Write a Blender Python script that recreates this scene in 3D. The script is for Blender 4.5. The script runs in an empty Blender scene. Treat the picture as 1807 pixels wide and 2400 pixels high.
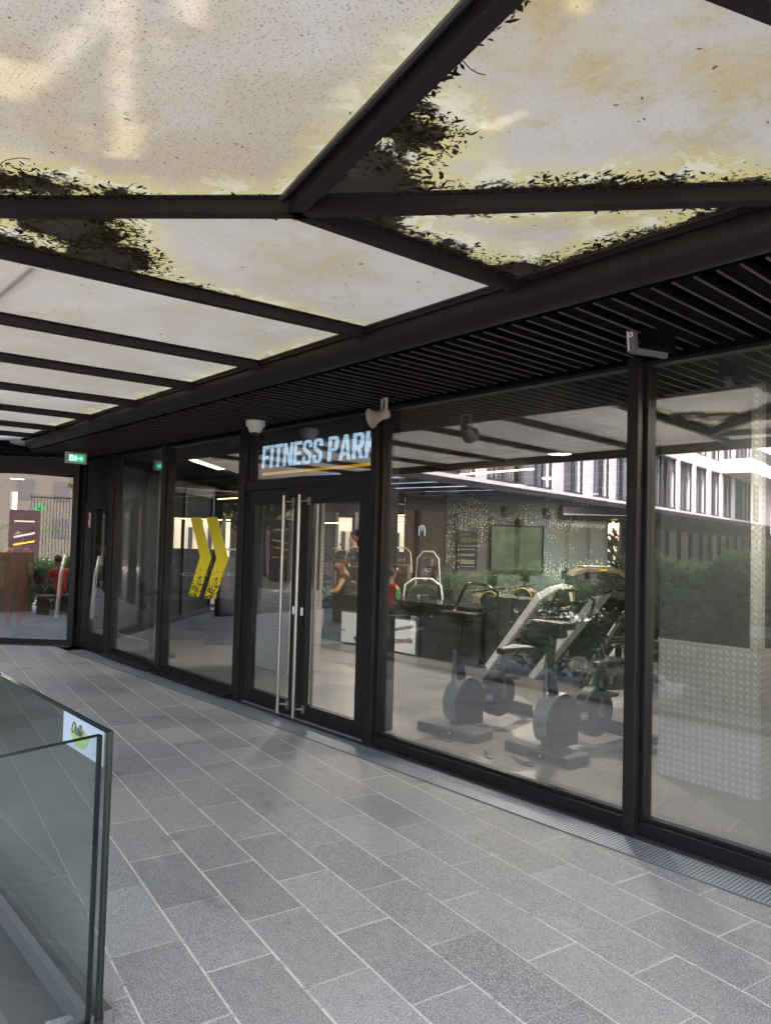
import bpy, bmesh, math, random
from mathutils import Vector, Matrix, noise as mnoise
random.seed(7)
C = bpy.context.scene.collection
S = bpy.context.scene
R = math.radians
# ------------------------------------------------------------------ camera
W0, H0, F0 = 1807.0, 2400.0, 1751.18
PIT, ROL, YAW = R(2.3257), R(1.5122), R(48.3977)
CAM = Vector((0, 0, 1.6))
_r = Vector((1, 0, 0)); _u = Vector((0, -math.sin(PIT), math.cos(PIT))); _f = Vector((0, math.cos(PIT), math.sin(PIT)))
_r2 = math.cos(ROL)*_r + math.sin(ROL)*_u; _u2 = -math.sin(ROL)*_r + math.cos(ROL)*_u
_Rz = Matrix.Rotation(YAW, 3, 'Z')
CR, CU, CF = _Rz @ _r2, _Rz @ _u2, _Rz @ _f
cd = bpy.data.cameras.new('camera'); cam = bpy.data.objects.new('camera', cd); C.objects.link(cam)
cd.sensor_fit = 'VERTICAL'; cd.sensor_height = 36; cd.sensor_width = 36
cd.lens = F0/H0*36; cd.clip_start = 0.05; cd.clip_end = 800
m = Matrix((CR, CU, -CF)).transposed().to_4x4(); m.translation = CAM; cam.matrix_world = m
S.camera = cam

def ray(px, py):
    return CR*((px-W0/2)/F0) - CU*((py-H0/2)/F0) + CF
def at(px, py, dep): return CAM + ray(px, py)*dep
def onz(px, py, z):
    d = ray(px, py); return CAM + d*((z-CAM.z)/d.z)
def ony(px, py, y):
    d = ray(px, py); return CAM + d*(y/d.y)

# ------------------------------------------------------------------ world, sun, exposure
SUN_EL, SUN_AZ = 52.0, 62.0      # azimuth measured from +X towards +Y: the sun stands behind the gym
w = bpy.data.worlds.new('World'); S.world = w; w.use_nodes = True
nt = w.node_tree; nt.nodes.clear()
sky = nt.nodes.new('ShaderNodeTexSky'); sky.sky_type = 'NISHITA'; sky.sun_disc = False
sky.sun_elevation = R(SUN_EL); sky.sun_rotation = R(90-SUN_AZ); sky.dust_density = 2.5; sky.air_density = 1.0
bg = nt.nodes.new('ShaderNodeBackground'); bg.inputs[1].default_value = 0.15
wb = nt.nodes.new('ShaderNodeMix'); wb.data_type = 'RGBA'; wb.blend_type = 'MULTIPLY'; wb.inputs[0].default_value = 1; wb.inputs[7].default_value = (1.28, 1.01, .79, 1)   # the camera's white balance for shade
wo = nt.nodes.new('ShaderNodeOutputWorld'); nt.links.new(sky.outputs[0], wb.inputs[6]); nt.links.new(wb.outputs[2], bg.inputs[0]); nt.links.new(bg.outputs[0], wo.inputs[0])
sl = bpy.data.lights.new('sun', 'SUN'); sl.energy = 2.0; sl.angle = R(0.53); sl.color = (1, .95, .87)
so = bpy.data.objects.new('sun', sl); C.objects.link(so)
sd = Vector((math.cos(R(SUN_EL))*math.cos(R(SUN_AZ)), math.cos(R(SUN_EL))*math.sin(R(SUN_AZ)), math.sin(R(SUN_EL))))
so.rotation_euler = sd.to_track_quat('Z', 'Y').to_euler(); so.location = (0, 0, 30)
S.view_settings.view_transform = 'Standard'; S.view_settings.look = 'None'
S.view_settings.exposure = 3.53; S.view_settings.gamma = 1.0
S.render.engine = 'CYCLES'
cy = S.cycles
cy.use_denoising = True
try: cy.denoiser = 'OPENIMAGEDENOISE'
except Exception: pass
cy.max_bounces = 10; cy.diffuse_bounces = 4; cy.glossy_bounces = 5; cy.transmission_bounces = 8; cy.transparent_max_bounces = 16
cy.sample_clamp_indirect = 6; cy.caustics_reflective = False; cy.caustics_refractive = False

# ------------------------------------------------------------------ materials
MATS = {}
def new_mat(name):
    mt = bpy.data.materials.new(name); mt.use_nodes = True; mt.node_tree.nodes.clear(); MATS[name] = mt
    return mt, mt.node_tree
def nd(t, typ, **kw):
    n = t.nodes.new(typ)
    for k, v in kw.items(): setattr(n, k, v)
    return n
def lk(t, a, b): t.links.new(a, b)
def mth(t, op, a, b=None, c=None, clamp=False):
    n = nd(t, 'ShaderNodeMath', operation=op); n.use_clamp = clamp
    for i, v in enumerate((a, b, c)):
        if v is None: continue
        if isinstance(v, (int, float)): n.inputs[i].default_value = v
        else: lk(t, v, n.inputs[i])
    return n.outputs[0]
def mixc(t, fac, a, b, blend='MIX'):
    n = nd(t, 'ShaderNodeMix', data_type='RGBA', blend_type=blend)
    for i, v in ((0, fac), (6, a), (7, b)):
        if isinstance(v, (int, float)): n.inputs[i].default_value = v
        elif isinstance(v, tuple): n.inputs[i].default_value = (*v[:3], 1)
        else: lk(t, v, n.inputs[i])
    return n.outputs[2]
def ntex(t, scale, detail=4, rough=.55, vec=None, dist=0.0, col=False):
    n = nd(t, 'ShaderNodeTexNoise'); n.inputs['Scale'].default_value = scale; n.inputs['Detail'].default_value = detail
    n.inputs['Roughness'].default_value = rough; n.inputs['Distortion'].default_value = dist
    if vec is not None: lk(t, vec, n.inputs['Vector'])
    return n.outputs[1 if col else 0]
def ramp(t, v, a, b):
    n = nd(t, 'ShaderNodeMapRange', interpolation_type='SMOOTHSTEP'); n.inputs[1].default_value = a; n.inputs[2].default_value = b
    lk(t, v, n.inputs[0]); return n.outputs[0]
def tc(t, which='Object'): return nd(t, 'ShaderNodeTexCoord').outputs[which]
def mapv(t, vec, scale=(1,1,1), rot=(0,0,0), loc=(0,0,0)):
    n = nd(t, 'ShaderNodeMapping'); n.inputs['Scale'].default_value = scale; n.inputs['Rotation'].default_value = rot
    n.inputs['Location'].default_value = loc; lk(t, vec, n.inputs['Vector']); return n.outputs[0]
def out(t, sh):
    o = nd(t, 'ShaderNodeOutputMaterial'); lk(t, sh, o.inputs[0])
def pbsdf(t, col, rough=.5, metal=0, bump=None, bs=.2, spec=.5, bd=.01):
    p = nd(t, 'ShaderNodeBsdfPrincipled')
    for k, v in (('Base Color', col), ('Roughness', rough), ('Metallic', metal), ('Specular IOR Level', spec)):
        if isinstance(v, tuple): p.inputs[k].default_value = (*v[:3], 1)
        elif isinstance(v, (int, float)): p.inputs[k].default_value = v
        else: lk(t, v, p.inputs[k])
    if bump is not None:
        b = nd(t, 'ShaderNodeBump'); b.inputs['Strength'].default_value = bs; b.inputs['Distance'].default_value = bd
        lk(t, bump, b.inputs['Height']); lk(t, b.outputs[0], p.inputs['Normal'])
    return p
def simple(name, col, rough=.5, metal=0, var=.25, scale=6, spec=.5, bump=0.0):
    """painted / plastic / cloth surface with faint wear in colour and gloss"""
    mt, t = new_mat(name); n = ntex(t, scale, 5, .6, tc(t)); n2 = ntex(t, scale*7, 3, .6, tc(t))
    f = mth(t, 'MULTIPLY_ADD', mth(t, 'ADD', n, n2), var, 1-var)
    c = mixc(t, 1.0, tuple(col), (1, 1, 1), 'MULTIPLY')
    vm = nd(t, 'ShaderNodeVectorMath', operation='SCALE'); lk(t, c, vm.inputs[0]); lk(t, f, vm.inputs[3])
    r = mth(t, 'MULTIPLY_ADD', n, .3, max(rough-.15, 0.02), clamp=True)
    out(t, pbsdf(t, vm.outputs[0], r, metal, n2 if bump else None, bump, spec).outputs[0]); return mt
def emit(name, col, st):
    mt, t = new_mat(name); e = nd(t, 'ShaderNodeEmission'); e.inputs[0].default_value = (*col, 1); e.inputs[1].default_value = st
    out(t, e.outputs[0]); return mt
def glass(name, tint, base, ior=1.5, dirt=0.0):
    mt, t = new_mat(name)
    tr = nd(t, 'ShaderNodeBsdfTransparent'); tr.inputs[0].default_value = (*tint, 1)
    gl = nd(t, 'ShaderNodeBsdfGlossy'); gl.inputs['Roughness'].default_value = 0.0
    bn = nd(t, 'ShaderNodeBump'); bn.inputs['Strength'].default_value = .02; bn.inputs['Distance'].default_value = .01
    lk(t, ntex(t, 1.1, 1, .4, tc(t)), bn.inputs['Height']); lk(t, bn.outputs[0], gl.inputs['Normal'])
    ge = nd(t, 'ShaderNodeNewGeometry'); dp = nd(t, 'ShaderNodeVectorMath', operation='DOT_PRODUCT'); lk(t, ge.outputs['Incoming'], dp.inputs[0]); lk(t, ge.outputs['Normal'], dp.inputs[1])
    sch = mth(t, 'POWER', mth(t, 'SUBTRACT', 1, mth(t, 'ABSOLUTE', dp.outputs['Value']), clamp=True), 5)
    f = mth(t, 'MULTIPLY_ADD', sch, .96-base, base+.04, clamp=True)
    mx = nd(t, 'ShaderNodeMixShader'); lk(t, f, mx.inputs[0]); lk(t, tr.outputs[0], mx.inputs[1]); lk(t, gl.outputs[0], mx.inputs[2])
    sh = mx.outputs[0]
    if dirt:
        df = nd(t, 'ShaderNodeBsdfDiffuse'); df.inputs[0].default_value = (.5, .52, .52, 1)
        k = mth(t, 'MULTIPLY', ramp(t, ntex(t, 2.2, 6, .65, tc(t)), .35, .8), dirt)
        m2 = nd(t, 'ShaderNodeMixShader'); lk(t, k, m2.inputs[0]); lk(t, sh, m2.inputs[1]); lk(t, df.outputs[0], m2.inputs[2]); sh = m2.outputs[0]
    out(t, sh); return mt

M_frame = simple('dark_aluminium', (.0085, .0070, .0082), .45, .0, .3, 9, .3)
M_steel = simple('canopy_steel', (.0115, .0078, .0095), .5, .0, .3, 5, .3)
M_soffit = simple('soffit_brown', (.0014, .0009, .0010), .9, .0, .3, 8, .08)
M_lip = simple('slat_edge_glint', (.062, .048, .050), .4, .0, .25, 3)
M_black = simple('black_plastic', (.014, .014, .015), .4, 0, .3, 10)
M_blackg = simple('black_gloss', (.012, .012, .013), .2, 0, .2, 10)
M_rubber = simple('black_rubber', (.02, .02, .021), .8, 0, .3, 20)
M_dark = simple('gym_dark_paint', (.02, .019, .02), .75, 0, .3, 3)
M_ceil = simple('gym_ceiling_black', (.012, .012, .012), .85, 0, .3, 2)
M_grey = simple('grey_wall_paint', (.115, .125, .125), .6, 0, .12, 1.5)
M_silver = simple('brushed_silver', (.92, .93, .97), .35, .2, .06, 6)
M_stain = simple('stainless', (.36, .345, .33), .36, .85, .0, 2)
M_shell = simple('grey_metal_shell', (.30, .31, .34), .35, .4, .1, 6)
M_gold = simple('champagne_trim', (.24, .19, .12), .4, .5, .15, 10)
M_logo = simple('pale_print', (.45, .45, .40), .6, 0, .1, 20)
M_yellow = simple('yellow_print', (.75, .52, .02), .5, 0, .1, 10)
M_white = simple('white_plastic', (.68, .68, .67), .45, 0, .08, 10)
M_horn = simple('warm_grey_plastic', (.36, .30, .28), .5, 0, .12, 12)
M_render = simple('white_render', (.56, .54, .60), .85, 0, .08, .7)
M_cream = simple('cream_stone', (.80, .72, .52), .85, 0, .15, .8)
M_shutter = simple('window_curtain', (.17, .18, .22), .8, 0, .35, 2)
M_winframe = simple('window_frame_dark', (.03, .032, .042), .45, 0, .2, 4)
M_kerb = simple('kerb_channel', (.030, .028, .030), .7, 0, .3, 9)
M_lower = simple('lower_concrete', (.12, .12, .118), .8, 0, .25, 5)
M_joint = simple('pale_joint', (.42, .39, .35), .9, 0, .3, 30)
M_rail = simple('galvanised_rail', (.16, .16, .17), .5, .4, .35, 30)
M_bark = simple('bark', (.07, .05, .035), .9, 0, .4, 12)
M_red = simple('red_shirt', (.80, .075, .03), .8, 0, .15, 12)
M_dred = simple('dark_red_cloth', (.42, .04, .05), .85, 0, .2, 12)
M_skin = simple('skin', (.55, .31, .2), .55, 0, .08, 20)
M_blackc = simple('black_cloth', (.018, .018, .02), .85, 0, .3, 20)
M_jeans = simple('dark_jeans', (.045, .05, .07), .85, 0, .3, 20)
M_hair = simple('brown_hair', (.10, .05, .022), .5, 0, .4, 40)
M_beige = simple('beige_panel', (.30, .24, .15), .7, 0, .15, 3)
M_paper = simple('paper_white', (.80, .84, .90), .6, 0, .05, 4)
M_redp = simple('red_print', (.55, .02, .03), .6, 0, .05, 4)
M_ink = simple('dark_print', (.05, .045, .06), .7, 0, .1, 10)
M_inkred = simple('wine_print', (.16, .02, .03), .7, 0, .1, 10)
M_lime = simple('lime_print', (.38, .50, .16), .6, 0, .1, 6)
M_green = simple('green_plastic', (.02, .25, .09), .4, 0, .1, 6)
M_purple = simple('purple_panel', (.045, .024, .032), .5, 0, .1, 3)
M_teal = simple('teal_frame', (.01, .12, .14), .4, .3, .1, 5)
M_copper = simple('copper_print', (.45, .18, .05), .4, .3, .1, 5)
M_tread = simple('curved_deck_metal', (.36, .36, .33), .28, .85, .15, 3)
E_sign = emit('sign_white_blue', (.50, .75, 1.0), .115)
E_bar = emit('sign_yellow', (1.0, .56, .02), .062)
E_warm = emit('warm_lamp', (1.0, .62, .27), .9)
E_spot = emit('white_warm_lamp', (1.0, .80, .55), 1.0)
E_exit = emit('exit_green', (.04, .70, .30), .075)
E_exitw = emit('exit_white', (.6, 1, .85), .16)
E_cross = emit('pharmacy_green', (.02, 1.0, .25), .22)
E_led = emit('neon_white', (.7, .85, 1.0), .15)
G_front = glass('storefront_glass', (.965, .975, .97), .245, 1.5, .035)
G_left = glass('corner_glass', (.85, .87, .88), .30, 1.5, .03)
G_bal = glass('balustrade_glass', (.962, .988, .982), .0, 1.5, .03)
G_out = glass('facade_window_glass', (.35, .38, .42), .10, 1.5)

def mat_glass_edge():
    mt, t = new_mat('glass_edge_green'); out(t, pbsdf(t, (.006, .015, .014), .2).outputs[0]); return mt
M_gedge = mat_glass_edge()

def mat_slab():
    mt, t = new_mat('stone_slabs'); v = tc(t)
    at_ = nd(t, 'ShaderNodeAttribute', attribute_name='tone'); tone = at_.outputs['Fac']
    fine = ntex(t, 165, 2, .75, v); mid = ntex(t, 22, 5, .65, v); big = ntex(t, 1.1, 4, .55, v)
    vor = nd(t, 'ShaderNodeTexVoronoi'); vor.inputs['Scale'].default_value = 170; lk(t, v, vor.inputs['Vector'])
    sp = ramp(t, vor.outputs['Distance'], .20, .48)
    c = mixc(t, tone, (.225, .222, .232), (.385, .378, .385))
    c = mixc(t, mth(t, 'MULTIPLY', ramp(t, fine, .50, .62), .85), c, (.60, .585, .57))
    c = mixc(t, mth(t, 'MULTIPLY', ramp(t, fine, .50, .36), .8), c, (.11, .11, .115))
    c = mixc(t, mth(t, 'MULTIPLY', ramp(t, mid, .5, .72), .30), c, (.46, .45, .44))
    c = mixc(t, mth(t, 'MULTIPLY', ramp(t, mid, .5, .30), .30), c, (.15, .15, .155))
    c = mixc(t, mth(t, 'MULTIPLY', ramp(t, big, .45, .7), .28), c, (.40, .375, .33))
    # foot-worn stains, a few dark spots
    st = ntex(t, 2.3, 3, .5, mapv(t, v, (1, 1, 1), loc=(3.1, 1.7, 0)))
    c = mixc(t, mth(t, 'MULTIPLY', ramp(t, st, .62, .74), .5), c, (.10, .09, .088))
    st2 = ntex(t, 6.5, 5, .7, mapv(t, v, (1, 1, 1), loc=(7.3, 2.2, 0)))
    c = mixc(t, mth(t, 'MULTIPLY', ramp(t, st2, .58, .74), .40), c, (.15, .145, .14))
    c = mixc(t, mth(t, 'MULTIPLY', ramp(t, st2, .40, .26), .30), c, (.50, .48, .46))
    gv = nd(t, 'ShaderNodeTexVoronoi'); gv.inputs['Scale'].default_value = 1.9; lk(t, v, gv.inputs['Vector'])
    gs = ramp(t, mth(t, 'ADD', gv.outputs['Distance'], mth(t, 'MULTIPLY', fine, .03)), .062, .045)
    c = mixc(t, mth(t, 'MULTIPLY', gs, .55), c, (.12, .11, .105))
    wr_ = ntex(t, 3.2, 6, .75, mapv(t, v, (.35, 1.6, 1), rot=(0, 0, .35)))
    c = mixc(t, mth(t, 'MULTIPLY', ramp(t, wr_, .54, .72), .30), c, (.52, .50, .47))
    hb = mth(t, 'ADD', fine, mth(t, 'MULTIPLY', mid, .8))
    out(t, pbsdf(t, c, mth(t, 'MULTIPLY_ADD', mid, .25, .42), 0, hb, .35, .45, .004).outputs[0]); return mt
M_slab = mat_slab()
def mat_mortar():
    mt, t = new_mat('mortar'); v = tc(t); n = ntex(t, 9, 5, .7, v); f = ntex(t, 90, 3, .7, v)
    c = mixc(t, ramp(t, n, .31, .48), (.17, .13, .12), (.68, .63, .56)); c = mixc(t, mth(t, 'MULTIPLY', f, .4), c, (.92, .88, .82))
    out(t, pbsdf(t, c, .9, 0, f, .4).outputs[0]); return mt
M_mortar = mat_mortar()
def mat_gymfloor():
    mt, t = new_mat('gym_floor'); v = tc(t)
    b = nd(t, 'ShaderNodeTexBrick'); b.offset = .5; lk(t, mapv(t, v, rot=(0, 0, R(-8.5))), b.inputs['Vector'])
    b.inputs['Scale'].default_value = 1; b.inputs['Mortar Size'].default_value = .004; b.inputs['Brick Width'].default_value = 1.1; b.inputs['Row Height'].default_value = .55
    b.inputs['Color1'].default_value = (.155, .142, .128, 1); b.inputs['Color2'].default_value = (.20, .185, .165, 1); b.inputs['Mortar'].default_value = (.06, .055, .05, 1)
    n = ntex(t, 3, 5, .6, v); c = mixc(t, mth(t, 'MULTIPLY', ramp(t, n, .35, .7), .4), b.outputs[0], (.27, .25, .22))
    out(t, pbsdf(t, c, mth(t, 'MULTIPLY_ADD', n, .3, .25)).outputs[0]); return mt
M_gymfloor = mat_gymfloor()
def mat_checker():
    """aluminium tread plate: raised bars in alternating diagonal groups"""
    mt, t = new_mat('tread_plate'); uv = nd(t, 'ShaderNodeUVMap').outputs[0]
    v = mapv(t, uv, (32, 32, 32), rot=(0, 0, R(45)))
    sx = nd(t, 'ShaderNodeSeparateXYZ'); lk(t, v, sx.inputs[0])
    x, y = sx.outputs[0], sx.outputs[1]
    fx, fy = mth(t, 'FLOOR', x), mth(t, 'FLOOR', y)
    par = mth(t, 'PINGPONG', mth(t, 'ADD', fx, fy), 1)
    lx, ly = mth(t, 'FRACT', x), mth(t, 'FRACT', y)
    def bars(a, b):
        s = mth(t, 'ABSOLUTE', mth(t, 'SINE', mth(t, 'MULTIPLY', a, math.pi*4)))
        s = ramp(t, s, .35, .8)
        e1 = ramp(t, mth(t, 'ABSOLUTE', mth(t, 'SUBTRACT', b, .5)), .42, .30)
        e2 = ramp(t, mth(t, 'ABSOLUTE', mth(t, 'SUBTRACT', a, .5)), .50, .46)
        return mth(t, 'MULTIPLY', mth(t, 'MULTIPLY', s, e1), e2)
    b1, b2 = bars(lx, ly), bars(ly, lx)
    h = mth(t, 'ADD', mth(t, 'MULTIPLY', b1, par), mth(t, 'MULTIPLY', b2, mth(t, 'SUBTRACT', 1, par)))
    n = ntex(t, 2.5, 3, .5, tc(t))
    hb = mth(t, 'ADD', mth(t, 'MULTIPLY', b1, par), mth(t, 'MULTIPLY', mth(t, 'MULTIPLY', b2, mth(t, 'SUBTRACT', 1, par)), .35)); c = mixc(t, hb, (.46, .47, .44), (1.0, 1.0, .97))
    out(t, pbsdf(t, c, .38, .15, h, .5, .5, .005).outputs[0]); return mt
M_plate = mat_checker()
def mat_grate():
    mt, t = new_mat('steel_grating'); v = mapv(t, tc(t), (1/.021, 1/.021, 1))
    sx = nd(t, 'ShaderNodeSeparateXYZ'); lk(t, v, sx.inputs[0])
    fy = mth(t, 'FLOOR', sx.outputs[1])
    lx = mth(t, 'FRACT', sx.outputs[0]); ly = mth(t, 'FRACT', sx.outputs[1])
    hx = ramp(t, mth(t, 'ABSOLUTE', mth(t, 'SUBTRACT', lx, .5)), .34, .28)
    hy = ramp(t, mth(t, 'ABSOLUTE', mth(t, 'SUBTRACT', ly, .5)), .32, .26)
    hole = mth(t, 'MULTIPLY', hx, hy); n = ntex(t, 5, 5, .7, tc(t))
    c = mixc(t, n, (.30, .33, .38), (.50, .54, .60)); c = mixc(t, hole, c, (.006, .006, .008))
    mtl = mth(t, 'MULTIPLY', mth(t, 'SUBTRACT', 1, hole), .5)
    out(t, pbsdf(t, c, .5, mtl, mth(t, 'SUBTRACT', 1, hole), .4, .4).outputs[0]); return mt
M_grate = mat_grate()
def mat_canopy():
    """frosted glass carrying algae, dust speckle and, near some edges, rotten leaf mould, plus two painted bands of shade; sky light comes through it"""
    mt, t = new_mat('frosted_canopy_glass'); v = tc(t)
    d = nd(t, 'ShaderNodeAttribute', attribute_name='dirt').outputs['Fac']
    al = nd(t, 'ShaderNodeAttribute', attribute_name='algae').outputs['Fac']
    sk = nd(t, 'ShaderNodeAttribute', attribute_name='speck').outputs['Fac']
    n1 = ntex(t, .9, 6, .6, v, .6); n2 = ntex(t, 5, 7, .72, v, .3); n3 = ntex(t, 38, 5, .75, v); n4 = ntex(t, 120, 3, .8, v)
    c = mixc(t, ramp(t, n1, .3, .7), (.300, .275, .228), (.250, .220, .165))
    a1 = mth(t, 'MULTIPLY', ramp(t, mth(t, 'ADD', n1, mth(t, 'MULTIPLY', n2, .7)), .72, 1.05), al)
    c = mixc(t, mth(t, 'MULTIPLY', a1, .95, clamp=True), c, (.26, .20, .07))
    a2 = mth(t, 'MULTIPLY', ramp(t, mth(t, 'ADD', n2, mth(t, 'MULTIPLY', n3, .5)), .80, 1.0), al)
    c = mixc(t, mth(t, 'MULTIPLY', a2, .55, clamp=True), c, (.21, .17, .075))
    # streaky dust drawn out along the fall of the glass
    s1 = ntex(t, 3.0, 6, .7, mapv(t, v, (.5, 2.6, 1), rot=(0, 0, .5)))
    c = mixc(t, mth(t, 'MULTIPLY', ramp(t, s1, .56, .75), .35), c, (.42, .41, .37))
    # dark fine speckle
    sp = mth(t, 'MULTIPLY', ramp(t, mth(t, 'ADD', mth(t, 'MULTIPLY', n3, .35), n4), .735, .80), sk)
    c = mixc(t, mth(t, 'MULTIPLY', sp, .72, clamp=True), c, (.07, .05, .04))
    sp2 = ramp(t, ntex(t, 26, 2, .5, mapv(t, v, (1, 1, 1), loc=(9, 3, 0))), .735, .76)
    c = mixc(t, mth(t, 'MULTIPLY', sp2, .9), c, (.03, .03, .02))
    # scum halo, then mould; two painted bands of shade share its colour
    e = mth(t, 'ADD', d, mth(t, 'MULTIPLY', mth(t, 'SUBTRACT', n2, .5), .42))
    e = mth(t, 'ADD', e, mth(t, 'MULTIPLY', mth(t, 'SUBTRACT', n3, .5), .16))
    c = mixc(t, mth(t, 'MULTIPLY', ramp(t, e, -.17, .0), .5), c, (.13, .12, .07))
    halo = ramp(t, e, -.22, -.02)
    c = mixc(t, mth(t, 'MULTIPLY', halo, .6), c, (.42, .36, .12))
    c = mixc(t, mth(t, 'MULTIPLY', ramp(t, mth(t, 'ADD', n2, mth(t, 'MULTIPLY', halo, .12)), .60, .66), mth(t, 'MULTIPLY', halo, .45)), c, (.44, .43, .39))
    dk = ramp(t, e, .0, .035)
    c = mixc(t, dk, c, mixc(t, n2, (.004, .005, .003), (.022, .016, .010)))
    tr = nd(t, 'ShaderNodeBsdfTranslucent'); lk(t, c, tr.inputs[0])
    df = pbsdf(t, mixc(t, .5, c, (.12, .12, .11)), .18)
    mx = nd(t, 'ShaderNodeMixShader'); mx.inputs[0].default_value = .72
    lk(t, df.outputs[0], mx.inputs[1]); lk(t, tr.outputs[0], mx.inputs[2]); out(t, mx.outputs[0]); return mt
M_canopy = mat_canopy()
def mat_clear():
    mt, t = new_mat('clear_top_glass'); tr = nd(t, 'ShaderNodeBsdfTransparent'); tr.inputs[0].default_value = (.96, .97, .96, 1); out(t, tr.outputs[0]); return mt
M_clear = mat_clear()
def mat_leaf(name, a, b, tr=.35):
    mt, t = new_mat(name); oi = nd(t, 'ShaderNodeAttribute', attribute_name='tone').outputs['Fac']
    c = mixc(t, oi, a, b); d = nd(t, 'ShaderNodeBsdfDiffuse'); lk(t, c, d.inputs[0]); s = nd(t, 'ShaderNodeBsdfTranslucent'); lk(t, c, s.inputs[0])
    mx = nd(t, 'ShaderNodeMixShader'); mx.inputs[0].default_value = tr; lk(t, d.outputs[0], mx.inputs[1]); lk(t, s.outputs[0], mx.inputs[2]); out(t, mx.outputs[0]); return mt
M_leaf = mat_leaf('hedge_leaf', (.06, .11, .045), (.17, .26, .11))
M_leafy = mat_leaf('tree_leaf', (.05, .10, .03), (.14, .20, .06))
M_deadleaf = mat_leaf('dead_leaf', (.012, .012, .006), (.06, .045, .02), .1)
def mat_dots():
    """gym feature wall: teal-grey paint with light dapples painted in as a swirl of pale dots"""
    mt, t = new_mat('dot_light_wall'); v = tc(t)
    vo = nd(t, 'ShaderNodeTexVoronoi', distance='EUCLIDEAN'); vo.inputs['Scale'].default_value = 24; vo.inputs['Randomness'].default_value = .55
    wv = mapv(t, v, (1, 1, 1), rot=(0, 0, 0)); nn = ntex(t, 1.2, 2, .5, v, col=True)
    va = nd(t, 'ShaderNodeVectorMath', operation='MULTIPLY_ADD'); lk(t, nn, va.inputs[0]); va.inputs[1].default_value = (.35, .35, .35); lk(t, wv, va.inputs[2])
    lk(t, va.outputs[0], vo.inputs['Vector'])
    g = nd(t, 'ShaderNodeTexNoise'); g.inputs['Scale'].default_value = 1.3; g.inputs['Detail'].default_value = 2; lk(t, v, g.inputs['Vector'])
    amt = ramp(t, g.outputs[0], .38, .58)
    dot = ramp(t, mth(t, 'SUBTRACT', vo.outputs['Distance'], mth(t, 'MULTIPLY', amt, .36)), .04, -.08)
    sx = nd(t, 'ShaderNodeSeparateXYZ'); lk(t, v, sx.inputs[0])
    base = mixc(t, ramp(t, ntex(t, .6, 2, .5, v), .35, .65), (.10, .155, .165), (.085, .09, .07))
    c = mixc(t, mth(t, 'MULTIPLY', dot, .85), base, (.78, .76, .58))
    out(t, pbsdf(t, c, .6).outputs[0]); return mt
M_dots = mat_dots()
def mat_screen():
    mt, t = new_mat('screen_picture'); v = tc(t); n = ntex(t, 3.2, 6, .7, v, 1.0)
    c = mixc(t, ramp(t, n, .35, .7), (.05, .10, .045), (.22, .32, .12)); c = mixc(t, mth(t, 'MULTIPLY', ramp(t, ntex(t, 1.5, 2, .5, v), .5, .75), .6), c, (.20, .34, .33))
    e = nd(t, 'ShaderNodeEmission'); lk(t, c, e.inputs[0]); e.inputs[1].default_value = .075
    g = pbsdf(t, (.02, .02, .02), .1); a = nd(t, 'ShaderNodeAddShader'); lk(t, e.outputs[0], a.inputs[0]); lk(t, g.outputs[0], a.inputs[1]); out(t, a.outputs[0]); return mt
M_screen = mat_screen()
def mat_chevron():
    """yellow film whose lower half breaks up into a worn digital pattern"""
    mt, t = new_mat('chevron_film'); v = tc(t); sx = nd(t, 'ShaderNodeSeparateXYZ'); lk(t, v, sx.inputs[0])
    q = nd(t, 'ShaderNodeVectorMath', operation='SNAP'); lk(t, v, q.inputs[0]); q.inputs[1].default_value = (.006, .006, .012)
    a = ntex(t, 70, 2, .8, q.outputs[0]); b = ntex(t, 20, 3, .7, mapv(t, q.outputs[0], (1, 1, 1.4)))
    fade = ramp(t, sx.outputs[2], .43, .05)
    h = ramp(t, mth(t, 'ADD', mth(t, 'MULTIPLY', a, .6), mth(t, 'ADD', mth(t, 'MULTIPLY', b, .5), mth(t, 'MULTIPLY', fade, .125))), .652, .668)
    h = mth(t, 'MULTIPLY', h, ramp(t, sx.outputs[2], .50, .36))
    c = mixc(t, ramp(t, sx.outputs[2], .95, .1), (.52, .42, .012), (.80, .62, .02))
    p = pbsdf(t, c, .45); tr = nd(t, 'ShaderNodeBsdfTransparent'); tr.inputs[0].default_value = (.95, .95, .95, 1)
    mx = nd(t, 'ShaderNodeMixShader'); lk(t, h, mx.inputs[0]); lk(t, p.outputs[0], mx.inputs[1]); lk(t, tr.outputs[0], mx.inputs[2]); out(t, mx.outputs[0]); return mt
M_chev = mat_chevron()

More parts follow.
